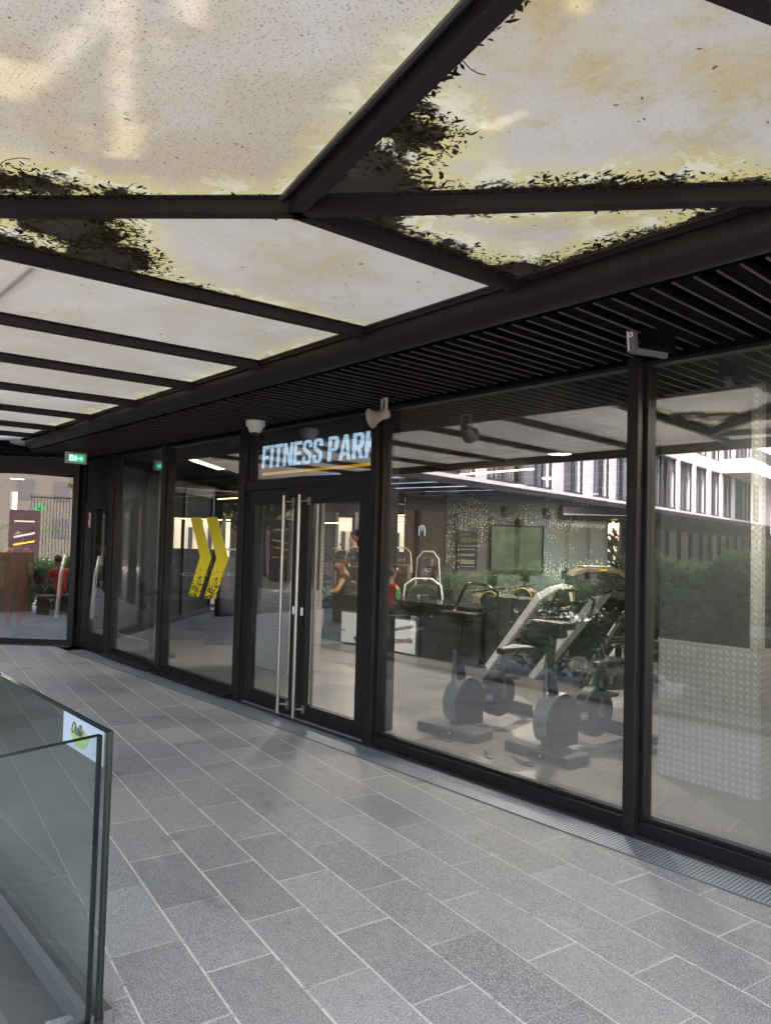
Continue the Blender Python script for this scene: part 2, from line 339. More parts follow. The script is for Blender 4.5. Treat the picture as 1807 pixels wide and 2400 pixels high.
# ------------------------------------------------------------------ builders
class MB:
    """collects shapes and links them as one mesh object"""
    def __init__(self): self.v = []; self.f = []; self.mi = []; self.mats = []; self.sm = []; self.M = Matrix.Identity(4)
    def _m(self, mat):
        if mat is None: mat = self.mats[0] if self.mats else M_black
        if mat not in self.mats: self.mats.append(mat)
        return self.mats.index(mat)
    def add(self, vs, fs, mat=None, smooth=False):
        n = len(self.v); self.v += [self.M @ Vector(p) for p in vs]; k = self._m(mat)
        for f in fs: self.f.append([n+i for i in f]); self.mi.append(k); self.sm.append(smooth)
        return self
    def box(self, a, b, mat=None, M=None, ch=0.0):
        x0, y0, z0 = [min(p, q) for p, q in zip(a, b)]; x1, y1, z1 = [max(p, q) for p, q in zip(a, b)]
        vs = [(x0, y0, z0), (x1, y0, z0), (x1, y1, z0), (x0, y1, z0), (x0, y0, z1), (x1, y0, z1), (x1, y1, z1), (x0, y1, z1)]
        if M is not None: vs = [M @ Vector(p) for p in vs]
        return self.add(vs, [(0, 3, 2, 1), (4, 5, 6, 7), (0, 1, 5, 4), (1, 2, 6, 5), (2, 3, 7, 6), (3, 0, 4, 7)], mat)
    def prism(self, poly, z0, z1, mat=None, M=None):
        n = len(poly); vs = [(x, y, z0) for x, y in poly]+[(x, y, z1) for x, y in poly]
        if M is not None: vs = [M @ Vector(p) for p in vs]
        return self.add(vs, [tuple(range(n))[::-1], tuple(range(n, 2*n))]+[(i, (i+1) % n, n+(i+1) % n, n+i) for i in range(n)], mat)
    def tube(self, pts, r, mat=None, n=10, cap=True):
        pts = [Vector(p) for p in pts]; rs = r if isinstance(r, (list, tuple)) else [r]*len(pts)
        vs = []; fs = []; up = None
        for i, p in enumerate(pts):
            d = (pts[min(i+1, len(pts)-1)]-pts[max(i-1, 0)]).normalized()
            if up is None: up = d.orthogonal().normalized()
            else: up = (up - d*up.dot(d)).normalized()
            s = d.cross(up)
            for k in range(n):
                a = 2*math.pi*k/n; vs.append(p+(up*math.cos(a)+s*math.sin(a))*rs[i])
        for i in range(len(pts)-1):
            for k in range(n): fs.append((i*n+k, i*n+(k+1) % n, (i+1)*n+(k+1) % n, (i+1)*n+k))
        self.add(vs, fs, mat, True)
        if cap: self.add(vs[:n], [tuple(range(n))[::-1]], mat); self.add(vs[-n:], [tuple(range(n))], mat)
        return self
    def bar(self, a, b, w, h, mat=None, up=(0, 0, 1)):
        a, b = Vector(a), Vector(b); d = (b-a); L = d.length; d.normalize(); s = d.cross(Vector(up)).normalized(); u = s.cross(d)
        M = Matrix((s, d, u)).transposed().to_4x4(); M.translation = a
        return self.box((-w/2, 0, -h/2), (w/2, L, h/2), mat, M)
    def lathe(self, prof, mat=None, M=None, n=24, smooth=True):
        vs = []; fs = []
        for r, z in prof:
            for k in range(n):
                a = 2*math.pi*k/n; p = Vector((r*math.cos(a), r*math.sin(a), z)); vs.append(M @ p if M is not None else p)
        for i in range(len(prof)-1):
            for k in range(n): fs.append((i*n+k, i*n+(k+1) % n, (i+1)*n+(k+1) % n, (i+1)*n+k))
        return self.add(vs, fs, mat, smooth)
    def ball(self, c, r, mat=None, n=12):
        c = Vector(c); r = (r, r, r) if isinstance(r, (int, float)) else r; vs = []; fs = []; m = n//2
        for i in range(m+1):
            t = math.pi*i/m
            for k in range(n): a = 2*math.pi*k/n; vs.append(c+Vector((r[0]*math.sin(t)*math.cos(a), r[1]*math.sin(t)*math.sin(a), r[2]*math.cos(t))))
        for i in range(m):
            for k in range(n): fs.append((i*n+k, (i+1)*n+k, (i+1)*n+(k+1) % n, i*n+(k+1) % n))
        return self.add(vs, fs, mat, True)
    def torus(self, c, R_, r, axis, mat=None, n=28, m=8):
        ax = Vector(axis).normalized(); u = ax.orthogonal().normalized(); s = ax.cross(u); c = Vector(c); vs = []; fs = []
        for i in range(n):
            a = 2*math.pi*i/n; d = u*math.cos(a)+s*math.sin(a)
            for k in range(m): b = 2*math.pi*k/m; vs.append(c+d*(R_+r*math.cos(b))+ax*r*math.sin(b))
        for i in range(n):
            for k in range(m): fs.append((i*m+k, ((i+1) % n)*m+k, ((i+1) % n)*m+(k+1) % m, i*m+(k+1) % m))
        return self.add(vs, fs, mat, True)
    def disc(self, c, axis, r, h, mat=None, n=28, r2=None):
        ax = Vector(axis).normalized(); c = Vector(c)
        q = ax.to_track_quat('Z', 'Y').to_matrix().to_4x4(); q.translation = c
        r2 = r if r2 is None else r2
        b = min(.012, h*.25)
        return self.lathe([(0.0001, -h/2), (r-b, -h/2), (r, -h/2+b), (r2, h/2-b), (r2-b, h/2), (0.0001, h/2)], mat, q, n, False)
    def build(self, name, mat=None, parent=None, bevel=0.0, loc=None, kind=None, attr=None, uv=None):
        me = bpy.data.meshes.new(name)
        org = Vector(loc) if loc is not None else Vector((0, 0, 0))
        me.from_pydata([tuple(p-org) for p in self.v], [], self.f)
        mats = self.mats or [mat or M_black]
        for mm in mats: me.materials.append(mm)
        for i, p in enumerate(me.polygons): p.material_index = self.mi[i]; p.use_smooth = self.sm[i]
        if attr:
            for k, vals in attr.items():
                a = me.attributes.new(k, 'FLOAT', 'POINT'); a.data.foreach_set('value', vals)
        if uv:
            l = me.uv_layers.new(name='uv')
            for lp in me.loops: l.data[lp.index].uv = uv(me.vertices[lp.vertex_index].co)
        me.update(); o = bpy.data.objects.new(name, me); C.objects.link(o); o.location = org
        if parent is not None: o.parent = parent
        if bevel:
            b = o.modifiers.new('bevel', 'BEVEL'); b.width = bevel; b.segments = 2; b.limit_method = 'ANGLE'; b.angle_limit = R(40)
        if kind: o['kind'] = kind
        return o
def mb(mat=None, M=None):
    m_ = MB()
    if mat: m_._m(mat)
    if M is not None: m_.M = M
    return m_
def tag(o, label, cat, group=None):
    o['label'] = label; o['category'] = cat
    if group: o['group'] = group
    return o
def thing(name, label, cat, loc=(0, 0, 0), rz=0, group=None):
    o = bpy.data.objects.new(name, None); C.objects.link(o); o.location = loc; o.rotation_euler = (0, 0, rz); o.empty_display_size = .1
    return tag(o, label, cat, group)
def plabel(o, s): o['label'] = s; return o
def text(name, body, size, mat, M, parent, bold=0.0, sx=1.0, shear=0.0, ext=.001, align='LEFT', kind=None):
    cu = bpy.data.curves.new(name, 'FONT'); cu.body = body; cu.size = size; cu.offset = bold; cu.extrude = ext; cu.shear = shear; cu.align_x = align
    cu.resolution_u = 3
    to = bpy.data.objects.new('tmp', cu); C.objects.link(to); dg = bpy.context.evaluated_depsgraph_get()
    me = bpy.data.meshes.new_from_object(to.evaluated_get(dg)); bpy.data.objects.remove(to)
    me.transform(Matrix.Diagonal((sx, 1, 1, 1))); me.materials.clear(); me.materials.append(mat)
    me.transform(M)
    o = bpy.data.objects.new(name, me); C.objects.link(o); o.parent = parent
    return o
def wallM(p, xdir, up=(0, 0, 1)):
    """frame whose x runs along a wall and y up; for lettering"""
    x = Vector(xdir).normalized(); y = Vector(up).normalized(); z = x.cross(y)
    M = Matrix((x, y, z)).transposed().to_4x4(); M.translation = Vector(p); return M
def copy_tree(o, parent=None):
    c = o.copy(); C.objects.link(c); c.parent = parent
    for ch in [x for x in bpy.data.objects if x.parent == o]: copy_tree(ch, c)
    return c

GY = 3.955           # plane of the shop-front glass
PX = -1.0            # nothing
def seg_d(p, a, c):
    a, c = Vector(a), Vector(c); t_ = max(0, min(1, (p-a).dot(c-a)/max(1e-9, (c-a).length_squared))); return (p-(a+(c-a)*t_)).length, t_
def inpoly(x, y, poly):
    r = False; j = len(poly)-1
    for i in range(len(poly)):
        if (poly[i][1] > y) != (poly[j][1] > y) and x < (poly[j][0]-poly[i][0])*(y-poly[i][1])/(poly[j][1]-poly[i][1])+poly[i][0]: r = not r
        j = i
    return r
# ------------------------------------------------------------------ ground
TA = R(-8.545)
tdx, tdy = Vector((math.cos(TA), math.sin(TA))), Vector((-math.sin(TA), math.cos(TA)))
def tile2w(tx, ty): return tdx*tx + tdy*ty
def in_pave(p):
    x, y = p
    if y > 3.615 + .0*x: return False
    if x < -9.3: return y > -24 and (x > -16)
    if x > -2.42: return y > -9
    return y > .985
def slabs():
    b = MB(); b._m(M_slab); tones = []
    w_, L = .27194, .5445; g = .0046
    rnd = random.Random(3)
    for r in range(-58, 26):
        y0 = 1.2891 + (r-1)*w_ ; off = -2.424 if r % 2 == 1 else -2.695
        for i in range(-40, 12):
            x0 = off + i*L; c = tile2w(x0+L/2, y0+w_/2)
            # keep slabs that touch the paving, clipped by simple trimming
            j = lambda: rnd.uniform(-.0012, .0012)
            g2 = rnd.choice((.0015, .002, .003, .004)); q = [tile2w(x0+g2+j()*.6, y0+g+j()), tile2w(x0+L-g2+j()*.6, y0+g+j()), tile2w(x0+L-g2+j()*.6, y0+w_-g+j()), tile2w(x0+g2+j()*.6, y0+w_-g+j())]
            if c.length > 9 and c.y < -1.5 and c.x > -9: continue
            poly = clip(q)
            if len(poly) < 3: continue
            t = max(0, min(1, rnd.gauss(.5, .34))); n = len(b.v); z = rnd.uniform(.0004, .0014)
            k = len(poly); cc = sum((Vector(p) for p in poly), Vector((0, 0)))/k
            ins = [Vector(p)+(cc-Vector(p)).normalized()*.003 for p in poly]
            vs = [(p[0], p[1], -.006) for p in poly]+[(p[0], p[1], z-.0015) for p in poly]+[(p[0], p[1], z) for p in ins]
            fs = [(a, (a+1) % k, k+(a+1) % k, k+a) for a in range(k)]+[(k+a, k+(a+1) % k, 2*k+(a+1) % k, 2*k+a) for a in range(k)]+[tuple(range(2*k, 3*k))]
            b.add(vs, fs, M_slab); tones += [t]*(3*k)
    o = b.build('pavement', attr={'tone': tones}, kind='structure'); return o
def halfclip(poly, a, b, c):
    """keep a*x+b*y<=c"""
    o = []
    for i in range(len(poly)):
        p, q = poly[i], poly[(i+1) % len(poly)]; dp, dq = a*p[0]+b*p[1]-c, a*q[0]+b*q[1]-c
        if dp <= 0: o.append(p)
        if (dp < 0 < dq) or (dq < 0 < dp):
            s = dp/(dp-dq); o.append((p[0]+(q[0]-p[0])*s, p[1]+(q[1]-p[1])*s))
    return o
def clip(q):
    q = [tuple(p) for p in q]
    q = halfclip(q, 0, 1, 3.612)
    q = halfclip(q, -.72, .69, .72*11.0+.69*3.80) if q else q    # the diagonal wall at the far end
    if not q: return []
    c = sum(p[0] for p in q)/len(q), sum(p[1] for p in q)/len(q)
    if -9.3 < c[0] < -2.42:
        if c[1] < .6 and max(p[1] for p in q) < 1.0: return []
        q = halfclip(q, 0, -1, -.985)
    elif c[0] <= -9.3:
        if c[1] < 1.2: q = halfclip(q, 1, 0, -9.3)
    else:
        if c[1] < .95: q = halfclip(q, -1, 0, 2.43)
    return q
slabs()
b = mb(M_mortar)
b.add([(-9.3, .985, -.0012), (-2.43, .985, -.0012), (-2.43, 3.63, -.0012), (-11, 3.63, -.0012), (-15.3, -.6, -.0012), (-9.3, -.6, -.0012)], [(0, 1, 2, 3, 4, 5)])
b.add([(-2.43, -10, -.0012), (6, -10, -.0012), (6, 3.63, -.0012), (-2.43, 3.63, -.0012)], [(0, 1, 2, 3)])
b.add([(-9.3, -.6, -.0012), (-15.3, -.6, -.0012), (-19, -24, -.0012), (-9.3, -24, -.0012)], [(0, 1, 2, 3)])
b.build('paving_bed', kind='structure')
b = mb(M_lower); b.add([(-120, -140, -.55), (120, -140, -.55), (120, 140, -.55), (-120, 140, -.55)], [(0, 1, 2, 3)]); b.build('ground', kind='structure')
# retaining edge of the sunken court, beside the camera
b = mb(M_kerb); b.box((-9.3, .80, -.56), (-2.43, .983, -.028)); b.box((-2.56, -10, -.56), (-2.432, .80, -.028)); b.build('retaining_kerb', bevel=.004, kind='structure')
b = mb(M_lower); b.box((-9.3, .30, -.56), (-2.56, .80, -.045)); b.build('court_ledge', kind='structure')
b = mb(M_joint); b.box((-9.3, .665, -.045), (-2.56, .677, -.041)); b.build('ledge_joint', kind='structure')
# drain along the shop front
d = thing('drain_channel', 'long steel grating of the drain along the foot of the shop front', 'drain', (-5, 3.72, 0))
b = mb(M_grate); b.box((-10.55, 3.622, .0), (2.2, 3.822, .006)); g = b.build('grating', parent=d); g.location = (5, -3.72, 0)
b = mb(M_rail); b.box((-10.55, 3.613, -.01), (2.2, 3.6215, .008)); b.box((-10.55, 3.8225, -.01), (2.2, 3.829, .010)); g = b.build('edge_strip', parent=d); g.location = (5, -3.72, 0)
b = mb(M_kerb); b.box((-10.6, 3.829, -.02), (2.2, 3.905, .004)); b.build('threshold', kind='structure')

# ------------------------------------------------------------------ gym interior shell
b = mb(M_gymfloor); b.add([(-30, 3.91, .03), (4, 3.91, .03), (4, 30, .03), (-30, 30, .03)], [(0, 1, 2, 3)])
b.add([(-11.02, 3.91, .03), (-30, 3.91, .03), (-30, -1.0, .03), (-15.6, -.9, .03)], [(0, 1, 2, 3)])
b.build('gym_floor', kind='structure')
gb = thing('gym_building', 'dark ground floor gym behind the glass shop front with white storeys above', 'building', (-6, 4, 0))
def part(b_, name, parent, **kw):
    o = b_.build(name, parent=parent, **kw); o.location = o.location - parent.matrix_basis.translation if parent.rotation_euler.z == 0 else o.location
    return o
_c1, _c2 = at(200, 1271, 19.75), at(1080, 1271, 19.75)
b = mb(M_ceil); b.prism([(-11.05, 3.99), (2.9, 3.99), (2.9, 24), (_c2.x, _c2.y), (_c1.x, _c1.y), (-17.7, -3.5), (-14.95, -.2)], 2.70, 2.95)
part(b, 'ceiling', gb)
# ceiling services
b = mb(M_black)
for i in range(7): b.tube([(-24, 6.0+i*2.1, 2.60), (3, 6.3+i*2.1, 2.60)], .05, n=8)
for i in range(4): b.box((-18+i*5, 4.3, 2.50), (-17.6+i*5, 22, 2.66))
part(b, 'ceiling_duct', gb)
b = mb(M_dark); b.box((2.6, 4.0, 0), (2.9, 30, 2.7)); part(b, 'side_wall', gb)
# dot wall, parallel to the diagonal wall
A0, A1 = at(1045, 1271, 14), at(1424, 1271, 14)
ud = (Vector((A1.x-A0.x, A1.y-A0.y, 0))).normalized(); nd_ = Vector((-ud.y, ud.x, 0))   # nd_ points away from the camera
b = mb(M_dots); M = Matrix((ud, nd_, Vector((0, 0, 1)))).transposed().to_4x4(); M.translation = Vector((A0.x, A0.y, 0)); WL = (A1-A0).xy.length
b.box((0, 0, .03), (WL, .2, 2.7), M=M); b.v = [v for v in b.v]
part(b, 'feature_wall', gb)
b = mb(M_dark); M2 = M.copy(); b.box((WL+.28, .0, .03), (WL+6.5, .25, 2.7), M=M); part(b, 'return_wall', gb)
# wall left of the feature wall, brownish bronze panels
b = mb(simple('bronze_panel', (.085, .05, .03), .5, .1, .25, 2)); b.box((-.78, .1, .03), (-.0, .35, 2.7), M=M); part(b, 'bronze_wall', gb)
b = mb(M_dark); a, c = at(215, 1271, 19.5), Vector((-17.5, -3.4, 0)); b.bar((a.x, a.y, 1.35), (c.x, c.y, 1.35), .2, 2.7); part(b, 'end_wall', gb)
# far wall with window openings (depth 19.5)
Dw = 19.5
def vrect(b_, px0, px1, z0, z1, dep, th=.12, mat=None):
    a, c = at(px0, 1271, dep), at(px1, 1271, dep)
    b_.prism([(a.x, a.y), (c.x, c.y), (c.x-CR.y*0+CF.x*th, c.y+CF.y*th), (a.x+CF.x*th, a.y+CF.y*th)], z0, z1, mat)
wins = [(355, 430, 1.05, 2.12), (438, 500, 1.05, 2.12), (508, 566, 1.05, 2.12), (395, 399, .9, 2.2), (760, 760+1, 0, 0), (791, 823, .9, 2.3), (922, 951, .9, 2.35)]
def farwall():
    b = mb(M_dark); cuts = [(200, 388), (424, 430), (468, 472), (512, 517), (566, 752), (757, 792), (824, 922), (951, 1080)]
    for a, c in cuts: vrect(b, a, c, .03, 2.7, Dw)
    for a, c, z0, z1 in ((388, 424, 1.30, 2.06), (430, 468, 1.30, 2.06), (472, 512, 1.3, 2.06), (517, 566, .75, 2.02), (792, 824, .9, 2.22), (922, 951, .9, 2.32), (752, 757, .9, 2.2)):
        vrect(b, a, c, .03, z0, Dw); vrect(b, a, c, z1, 2.7, Dw)
    part(b, 'far_wall', gb)
farwall()
b = mb(simple('blue_grey_panel', (.06, .085, .10), .6)); vrect(b, 758, 791, .03, 2.3, 18.0, .3); part(b, 'blue_panel', gb)
b = mb(M_plate)
for a, c in ((754, 758), (786, 792)): vrect(b, a, c, .03, 2.3, 17.9, .05)
o = part(b, 'panel_trim', gb)
# cream neighbour building seen through the far windows
nb = thing('cream_building', 'cream stone building with balconies seen through the far gym windows', 'building', at(600, 1271, 30).to_tuple()[:2]+(0,))
b = mb(M_cream); vrect(b, -100, 1400, 0, 14, 30, .5); part(b, 'wall', nb)
for i, px in enumerate((395, 441, 487, 800, 820, 927)):
    b = mb(M_winframe); vrect(b, px, px+9, 1.15, 2.0, 29.9, .09); part(b, 'window', nb)
for px in (797, 925):
    b = mb(M_winframe)
    for k in range(6): vrect(b, px+k*1.4, px+k*1.4+.4, 1.5, 2.0, 29.5, .03)
    vrect(b, px-1, px+9, 1.44, 1.52, 29.4, .4); part(b, 'balcony', nb)
# bright green garden strip right of the feature wall
b = mb(M_leafy)
def foliage(n, sampler, size, rnd, mat, aspect=1.6):
    b_ = MB(); b_._m(mat); tones = []
    for _ in range(n):
        p, t = sampler(rnd); s = size*rnd.uniform(.6, 1.35)
        a = Vector((rnd.gauss(0, 1), rnd.gauss(0, 1), rnd.gauss(0, .7))).normalized(); c = a.orthogonal().normalized()
        c = (Matrix.Rotation(rnd.uniform(0, 6.28), 3, a) @ c)
        b_.add([p-a*s*.5*aspect, p+c*s*.32, p+a*s*.5*aspect, p-c*s*.32], [(0, 1, 2, 3)]); tones += [max(0, min(1, t+rnd.uniform(-.25, .25)))]*4
    return b_, tones
def blobs(rnd, box, k, r):
    (x0, y0, z0), (x1, y1, z1) = box
    return [(Vector((rnd.uniform(x0, x1), rnd.uniform(y0, y1), rnd.uniform(z0, z1))), rnd.uniform(*r), rnd.random()) for _ in range(k)]
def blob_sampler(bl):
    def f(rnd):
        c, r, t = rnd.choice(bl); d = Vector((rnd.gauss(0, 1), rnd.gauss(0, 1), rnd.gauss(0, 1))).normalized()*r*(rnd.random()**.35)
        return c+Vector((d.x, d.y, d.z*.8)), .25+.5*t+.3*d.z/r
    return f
rg = random.Random(11)
gp = at(1430, 1350, 17)
bl = blobs(rg, ((gp.x-1.6, gp.y-1.2, .3), (gp.x+1.8, gp.y+2, 2.6)), 40, (.3, .6))
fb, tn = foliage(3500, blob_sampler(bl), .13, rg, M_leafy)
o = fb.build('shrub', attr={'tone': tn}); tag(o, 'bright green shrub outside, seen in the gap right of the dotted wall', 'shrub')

# ------------------------------------------------------------------ shop-front glazing
def frame_rect(b_, x0, x1, z0, z1, w_, y0, y1, mat=M_frame):
    b_.box((x0, y0, z0), (x0+w_, y1, z1), mat); b_.box((x1-w_, y0, z0), (x1, y1, z1), mat)
    b_.box((x0+w_, y0, z0), (x1-w_, y1, z0+w_), mat); b_.box((x0+w_, y0, z1-w_), (x1-w_, y1, z1), mat)
def bay(x0, x1, label, ledge=False, z1=2.68):
    t = thing('window_bay', label, 'window', ((x0+x1)/2, GY, 0), 0, 'glazed bays of the shop front')
    b_ = mb(M_frame); b_.box((x0, 3.90, .0), (x1, 4.01, .083)); b_.box((x0, 3.915, .083), (x0+.025, 4.0, z1-.03)); b_.box((x1-.025, 3.915, .083), (x1, 4.0, z1-.03)); b_.box((x0, 3.915, z1-.03), (x1, 4.0, z1))
    b_.box((x0+.025, 3.93, .083), (x1-.025, 3.985, .105)); part(b_, 'frame', t, bevel=.003)
    if ledge:
        b_ = mb(M_frame); b_.box((x0+.02, 3.80, .012), (x1-.02, 3.899, .05)); part(b_, 'sill', t, bevel=.004)
    b_ = mb(G_front); b_.box((x0+.025, GY-.005, .105), (x1-.025, GY+.005, z1-.03)); part(b_, 'pane', t)
    return t
def post(x0, x1, label, y0=3.885, y1=4.03, z1=2.69):
    b_ = mb(M_frame); b_.box((x0, y0, 0), (x1, y1, z1)); o = b_.build('post', bevel=.004, loc=((x0+x1)/2, 3.95, 0)); return tag(o, label, 'post', 'upright posts of the shop front')
post(-2.275, -2.205, 'dark upright post right of the two exercise bikes', 3.85)
post(-4.555, -4.475, 'dark upright post right of the entrance doors, under the horn speaker', 3.87)
post(-6.60, -6.485, 'dark upright post left of the entrance doors', 3.87)
post(-8.40, -8.31, 'dark upright post left of the yellow chevrons')
post(-9.99, -9.86, 'dark upright post between narrow door and grey column')
post(-11.03, -10.93, 'dark corner post at the far end below the green exit sign')
post(.02, .09, 'dark upright post nearest the camera at the right edge')
bay(-2.205, .02, 'large glass pane at the right with the tread plate column behind it')
bay(-4.475, -2.275, 'large glass pane in front of the two exercise bikes')
bay(-8.31, -6.60, 'glass pane carrying two yellow chevrons', True)
bay(-9.86, -8.40, 'glass pane left of the chevrons with the grey column behind it', True)
bay(.09, 2.2, 'glass pane beyond the right edge of the picture')
# narrow service door at the far end
t = thing('narrow_door', 'narrow dark glazed door at the far end with a red and white sticker', 'door', (-10.45, GY, 0))
b = mb(M_frame); frame_rect(b, -10.93, -9.99, .0, 2.05, .075, 3.91, 3.98); b.box((-10.93, 3.93, 2.05), (-9.99, 4.0, 2.68)); b.box((-10.855, 3.915, .075), (-10.065, 3.975, .24)); part(b, 'frame', t, bevel=.003)
b = mb(G_front); b.box((-10.855, GY-.004, .24), (-10.065, GY+.004, 1.975)); part(b, 'pane', t)
b = mb(M_black); b.box((-10.13, 3.865, .98), (-10.09, 3.91, 1.18)); part(b, 'handle', t, bevel=.006)
p0 = ony(203, 1202, 3.945)
b = mb(M_paper); b.box((p0.x, 3.944, p0.z-.21), (p0.x+.15, 3.949, p0.z)); b.box((p0.x+.01, 3.9425, p0.z-.2), (p0.x+.07, 3.944, p0.z-.12), M_redp); b.box((p0.x+.03, 3.9425, p0.z-.11), (p0.x+.14, 3.944, p0.z-.02), M_redp); b.box((p0.x+.08, 3.9425, p0.z-.2), (p0.x+.14, 3.944, p0.z-.17), M_redp)
o = part(b, 'sticker', t); plabel(o, 'red and white warning sticker')

# double door
dd = thing('double_door', 'glazed double entrance door with two tall steel pull bars', 'door', (-5.52, 3.93, 0))
b = mb(M_frame); b.box((-6.485, 3.89, 2.075), (-4.555, 4.0, 2.16)); b.box((-6.485, 3.895, .0), (-6.44, 4.0, 2.075)); b.box((-4.60, 3.895, .0), (-4.555, 4.0, 2.075)); b.box((-6.44, 3.90, .002), (-4.60, 4.0, .018), M_rail)
part(b, 'frame', dd, bevel=.003)
def leaf(x0, x1, hx, lab):
    b_ = mb(M_frame); z0, z1 = .022, 2.068
    b_.box((x0, 3.905, z0), (x0+.115, 3.965, z1)); b_.box((x1-.115, 3.905, z0), (x1, 3.965, z1)); b_.box((x0+.115, 3.905, z0), (x1-.115, 3.965, z0+.13)); b_.box((x0+.115, 3.905, z1-.14), (x1-.115, 3.965, z1))
    l = b_.build('leaf', bevel=.003); l.parent = dd; l.location = (5.52, -3.93, 0); plabel(l, lab)
    b_ = mb(G_front); b_.box((x0+.115, 3.931, z0+.13), (x1-.115, 3.939, z1-.14)); q = b_.build('pane'); q.parent = l
    b_ = mb(M_stain); b_.tube([(hx, 3.835, .035), (hx, 3.835, 2.005)], .0155, n=16)
    for z in (.11, 1.95): b_.tube([(hx, 3.835, z), (hx, 3.905, z)], .009); b_.box((hx+.035, 3.897, z-.035), (hx+.075, 3.905, z+.035)); b_.tube([(hx, 3.87, z), (hx+.055, 3.90, z)], .008)
    q = b_.build('pull_handle'); q.parent = l
    # inner pull bar
    b_ = mb(M_stain); b_.tube([(hx+(.0), 4.03, .05), (hx, 4.03, 1.98)], .015, n=12); 
    for z in (.12, 1.9): b_.tube([(hx, 4.03, z), (hx, 3.965, z)], .009)
    q = b_.build('inner_handle'); q.parent = l
    b_ = mb(M_silver); b_.box((x1-.08 if hx > (x0+x1)/2 else x0+.04, 3.9, .93), (x1-.05 if hx > (x0+x1)/2 else x0+.07, 3.905, 1.0)); q = b_.build('lock'); q.parent = l
leaf(-6.435, -5.545, -5.72, 'left door leaf'); leaf(-5.538, -4.605, -5.475, 'right door leaf')
# transom with the lit sign
tr_ = thing('transom_window', 'glazed transom above the entrance doors', 'window', (-5.52, GY, 2.4))
b = mb(M_frame); b.box((-6.485, 3.915, 2.16), (-6.46, 4.0, 2.68)); b.box((-4.58, 3.915, 2.16), (-4.555, 4.0, 2.68)); b.box((-6.46, 3.915, 2.66), (-4.58, 4.0, 2.68)); part(b, 'frame', tr_)
b = mb(G_front); b.box((-6.46, GY-.005, 2.16), (-4.58, GY+.005, 2.66)); part(b, 'pane', tr_)
sg = thing('shop_sign', 'lit white FITNESS PARK lettering over a yellow line above the entrance', 'sign', (-5.4, 4.0, 2.3))
b = mb(M_black); b.box((-6.47, 4.02, 2.16), (-4.52, 4.06, 2.66)); part(b, 'backing', sg)
M = wallM((-6.375, 4.0, 2.302), (1, 0, 0)); M = Matrix.Translation((5.4, -4.0, -2.3)) @ M
s_ = .155
def glyph(ch):
    w = dict(I=s_, S=.46, A=.52, N=.48, T=.46, F=.40, E=.40, P=.46, R=.48, K=.50)[ch]; t = .145
    if ch == 'I': g = [[(0, 0), (w, 0), (w, 1), (0, 1)]]
    elif ch == 'F': g = [[(0, 0), (s_, 0), (s_, .40), (w-.04, .40), (w-.04, .40+t), (s_, .40+t), (s_, 1-t), (w, 1-t), (w, 1), (0, 1)]]
    elif ch == 'E': g = [[(0, 0), (w, 0), (w, t), (s_, t), (s_, .43), (w-.04, .43), (w-.04, .43+t), (s_, .43+t), (s_, 1-t), (w, 1-t), (w, 1), (0, 1)]]
    elif ch == 'T': g = [[(w/2-s_/2, 0), (w/2+s_/2, 0), (w/2+s_/2, 1-t), (w, 1-t), (w, 1), (0, 1), (0, 1-t), (w/2-s_/2, 1-t)]]
    elif ch == 'N': g = [[(0, 0), (s_*.92, 0), (s_*.92, .62), (w-s_*.92, 0), (w, 0), (w, 1), (w-s_*.92, 1), (w-s_*.92, .38), (s_*.92, 1), (0, 1)]]
    elif ch == 'S': g = [[(w, .68), (w, .84), (w-.04, .94), (w-.12, 1), (.12, 1), (.04, .94), (0, .84), (0, .64), (.06, .54), (w-s_, .35), (w-s_, .18), (w-s_-.03, .13), (s_+.03, .13), (s_, .18), (s_, .32), (0, .32), (0, .16), (.04, .06), (.12, 0), (w-.12, 0), (w-.04, .06), (w, .16), (w, .38), (w-.05, .47), (s_, .66), (s_, .82), (s_+.03, .87), (w-s_-.03, .87), (w-s_, .82), (w-s_, .68)]]
    elif ch in 'PR':
        g = [[(0, 0), (s_, 0), (s_, 1), (0, 1)], [(s_, 1), (s_, 1-t*.9), (w-s_-.03, 1-t*.9), (w-s_, .82), (w-s_, .60), (w-s_-.03, .40+t*.9), (s_, .40+t*.9), (s_, .40), (w-.12, .40), (w-.04, .45), (w, .55), (w, .85), (w-.04, .95), (w-.12, 1)]]
        if ch == 'R': g.append([(s_+.02, .40), (w-.14, .40), (w+.02, 0), (w+.02-s_*1.1, 0)])
    elif ch == 'A': g = [[(0, 0), (s_*.95, 0), (w/2, .80), (w/2, 1), (w/2-s_*.55, 1)], [(w, 0), (w/2+s_*.55, 1), (w/2, 1), (w/2, .80), (w-s_*.95, 0)], [(s_*.95+.045, .19), (w-s_*.95-.045, .19), (w-s_*.95-.075, .32), (s_*.95+.075, .32)]]
    elif ch == 'K': g = [[(0, 0), (s_, 0), (s_, 1), (0, 1)], [(s_, .36), (s_, .58), (w-s_*1.1, 1), (w, 1), (s_+.10, .47)], [(s_+.06, .50), (w+.02-s_*1.15, 0), (w+.02, 0), (s_+.17, .64)]]
    return w, g
b = mb(E_sign, M); X_ = 0.0; k_ = 0
for ch in 'FITNESS PARK':
    if ch == ' ': X_ += .20; continue
    w_g, gg = glyph(ch)
    for pl in gg: k_ += 1; b.prism([((X_+px_)*.312+.016*py_, py_*.220) for px_, py_ in pl], 0, .004+.0004*(k_ % 5))
    X_ += w_g+.062
o = b.build('lettering', parent=sg)
b = mb(E_bar); b.box((-6.36, 3.998, 2.232), (-4.50, 4.004, 2.256)); part(b, 'underline', sg)
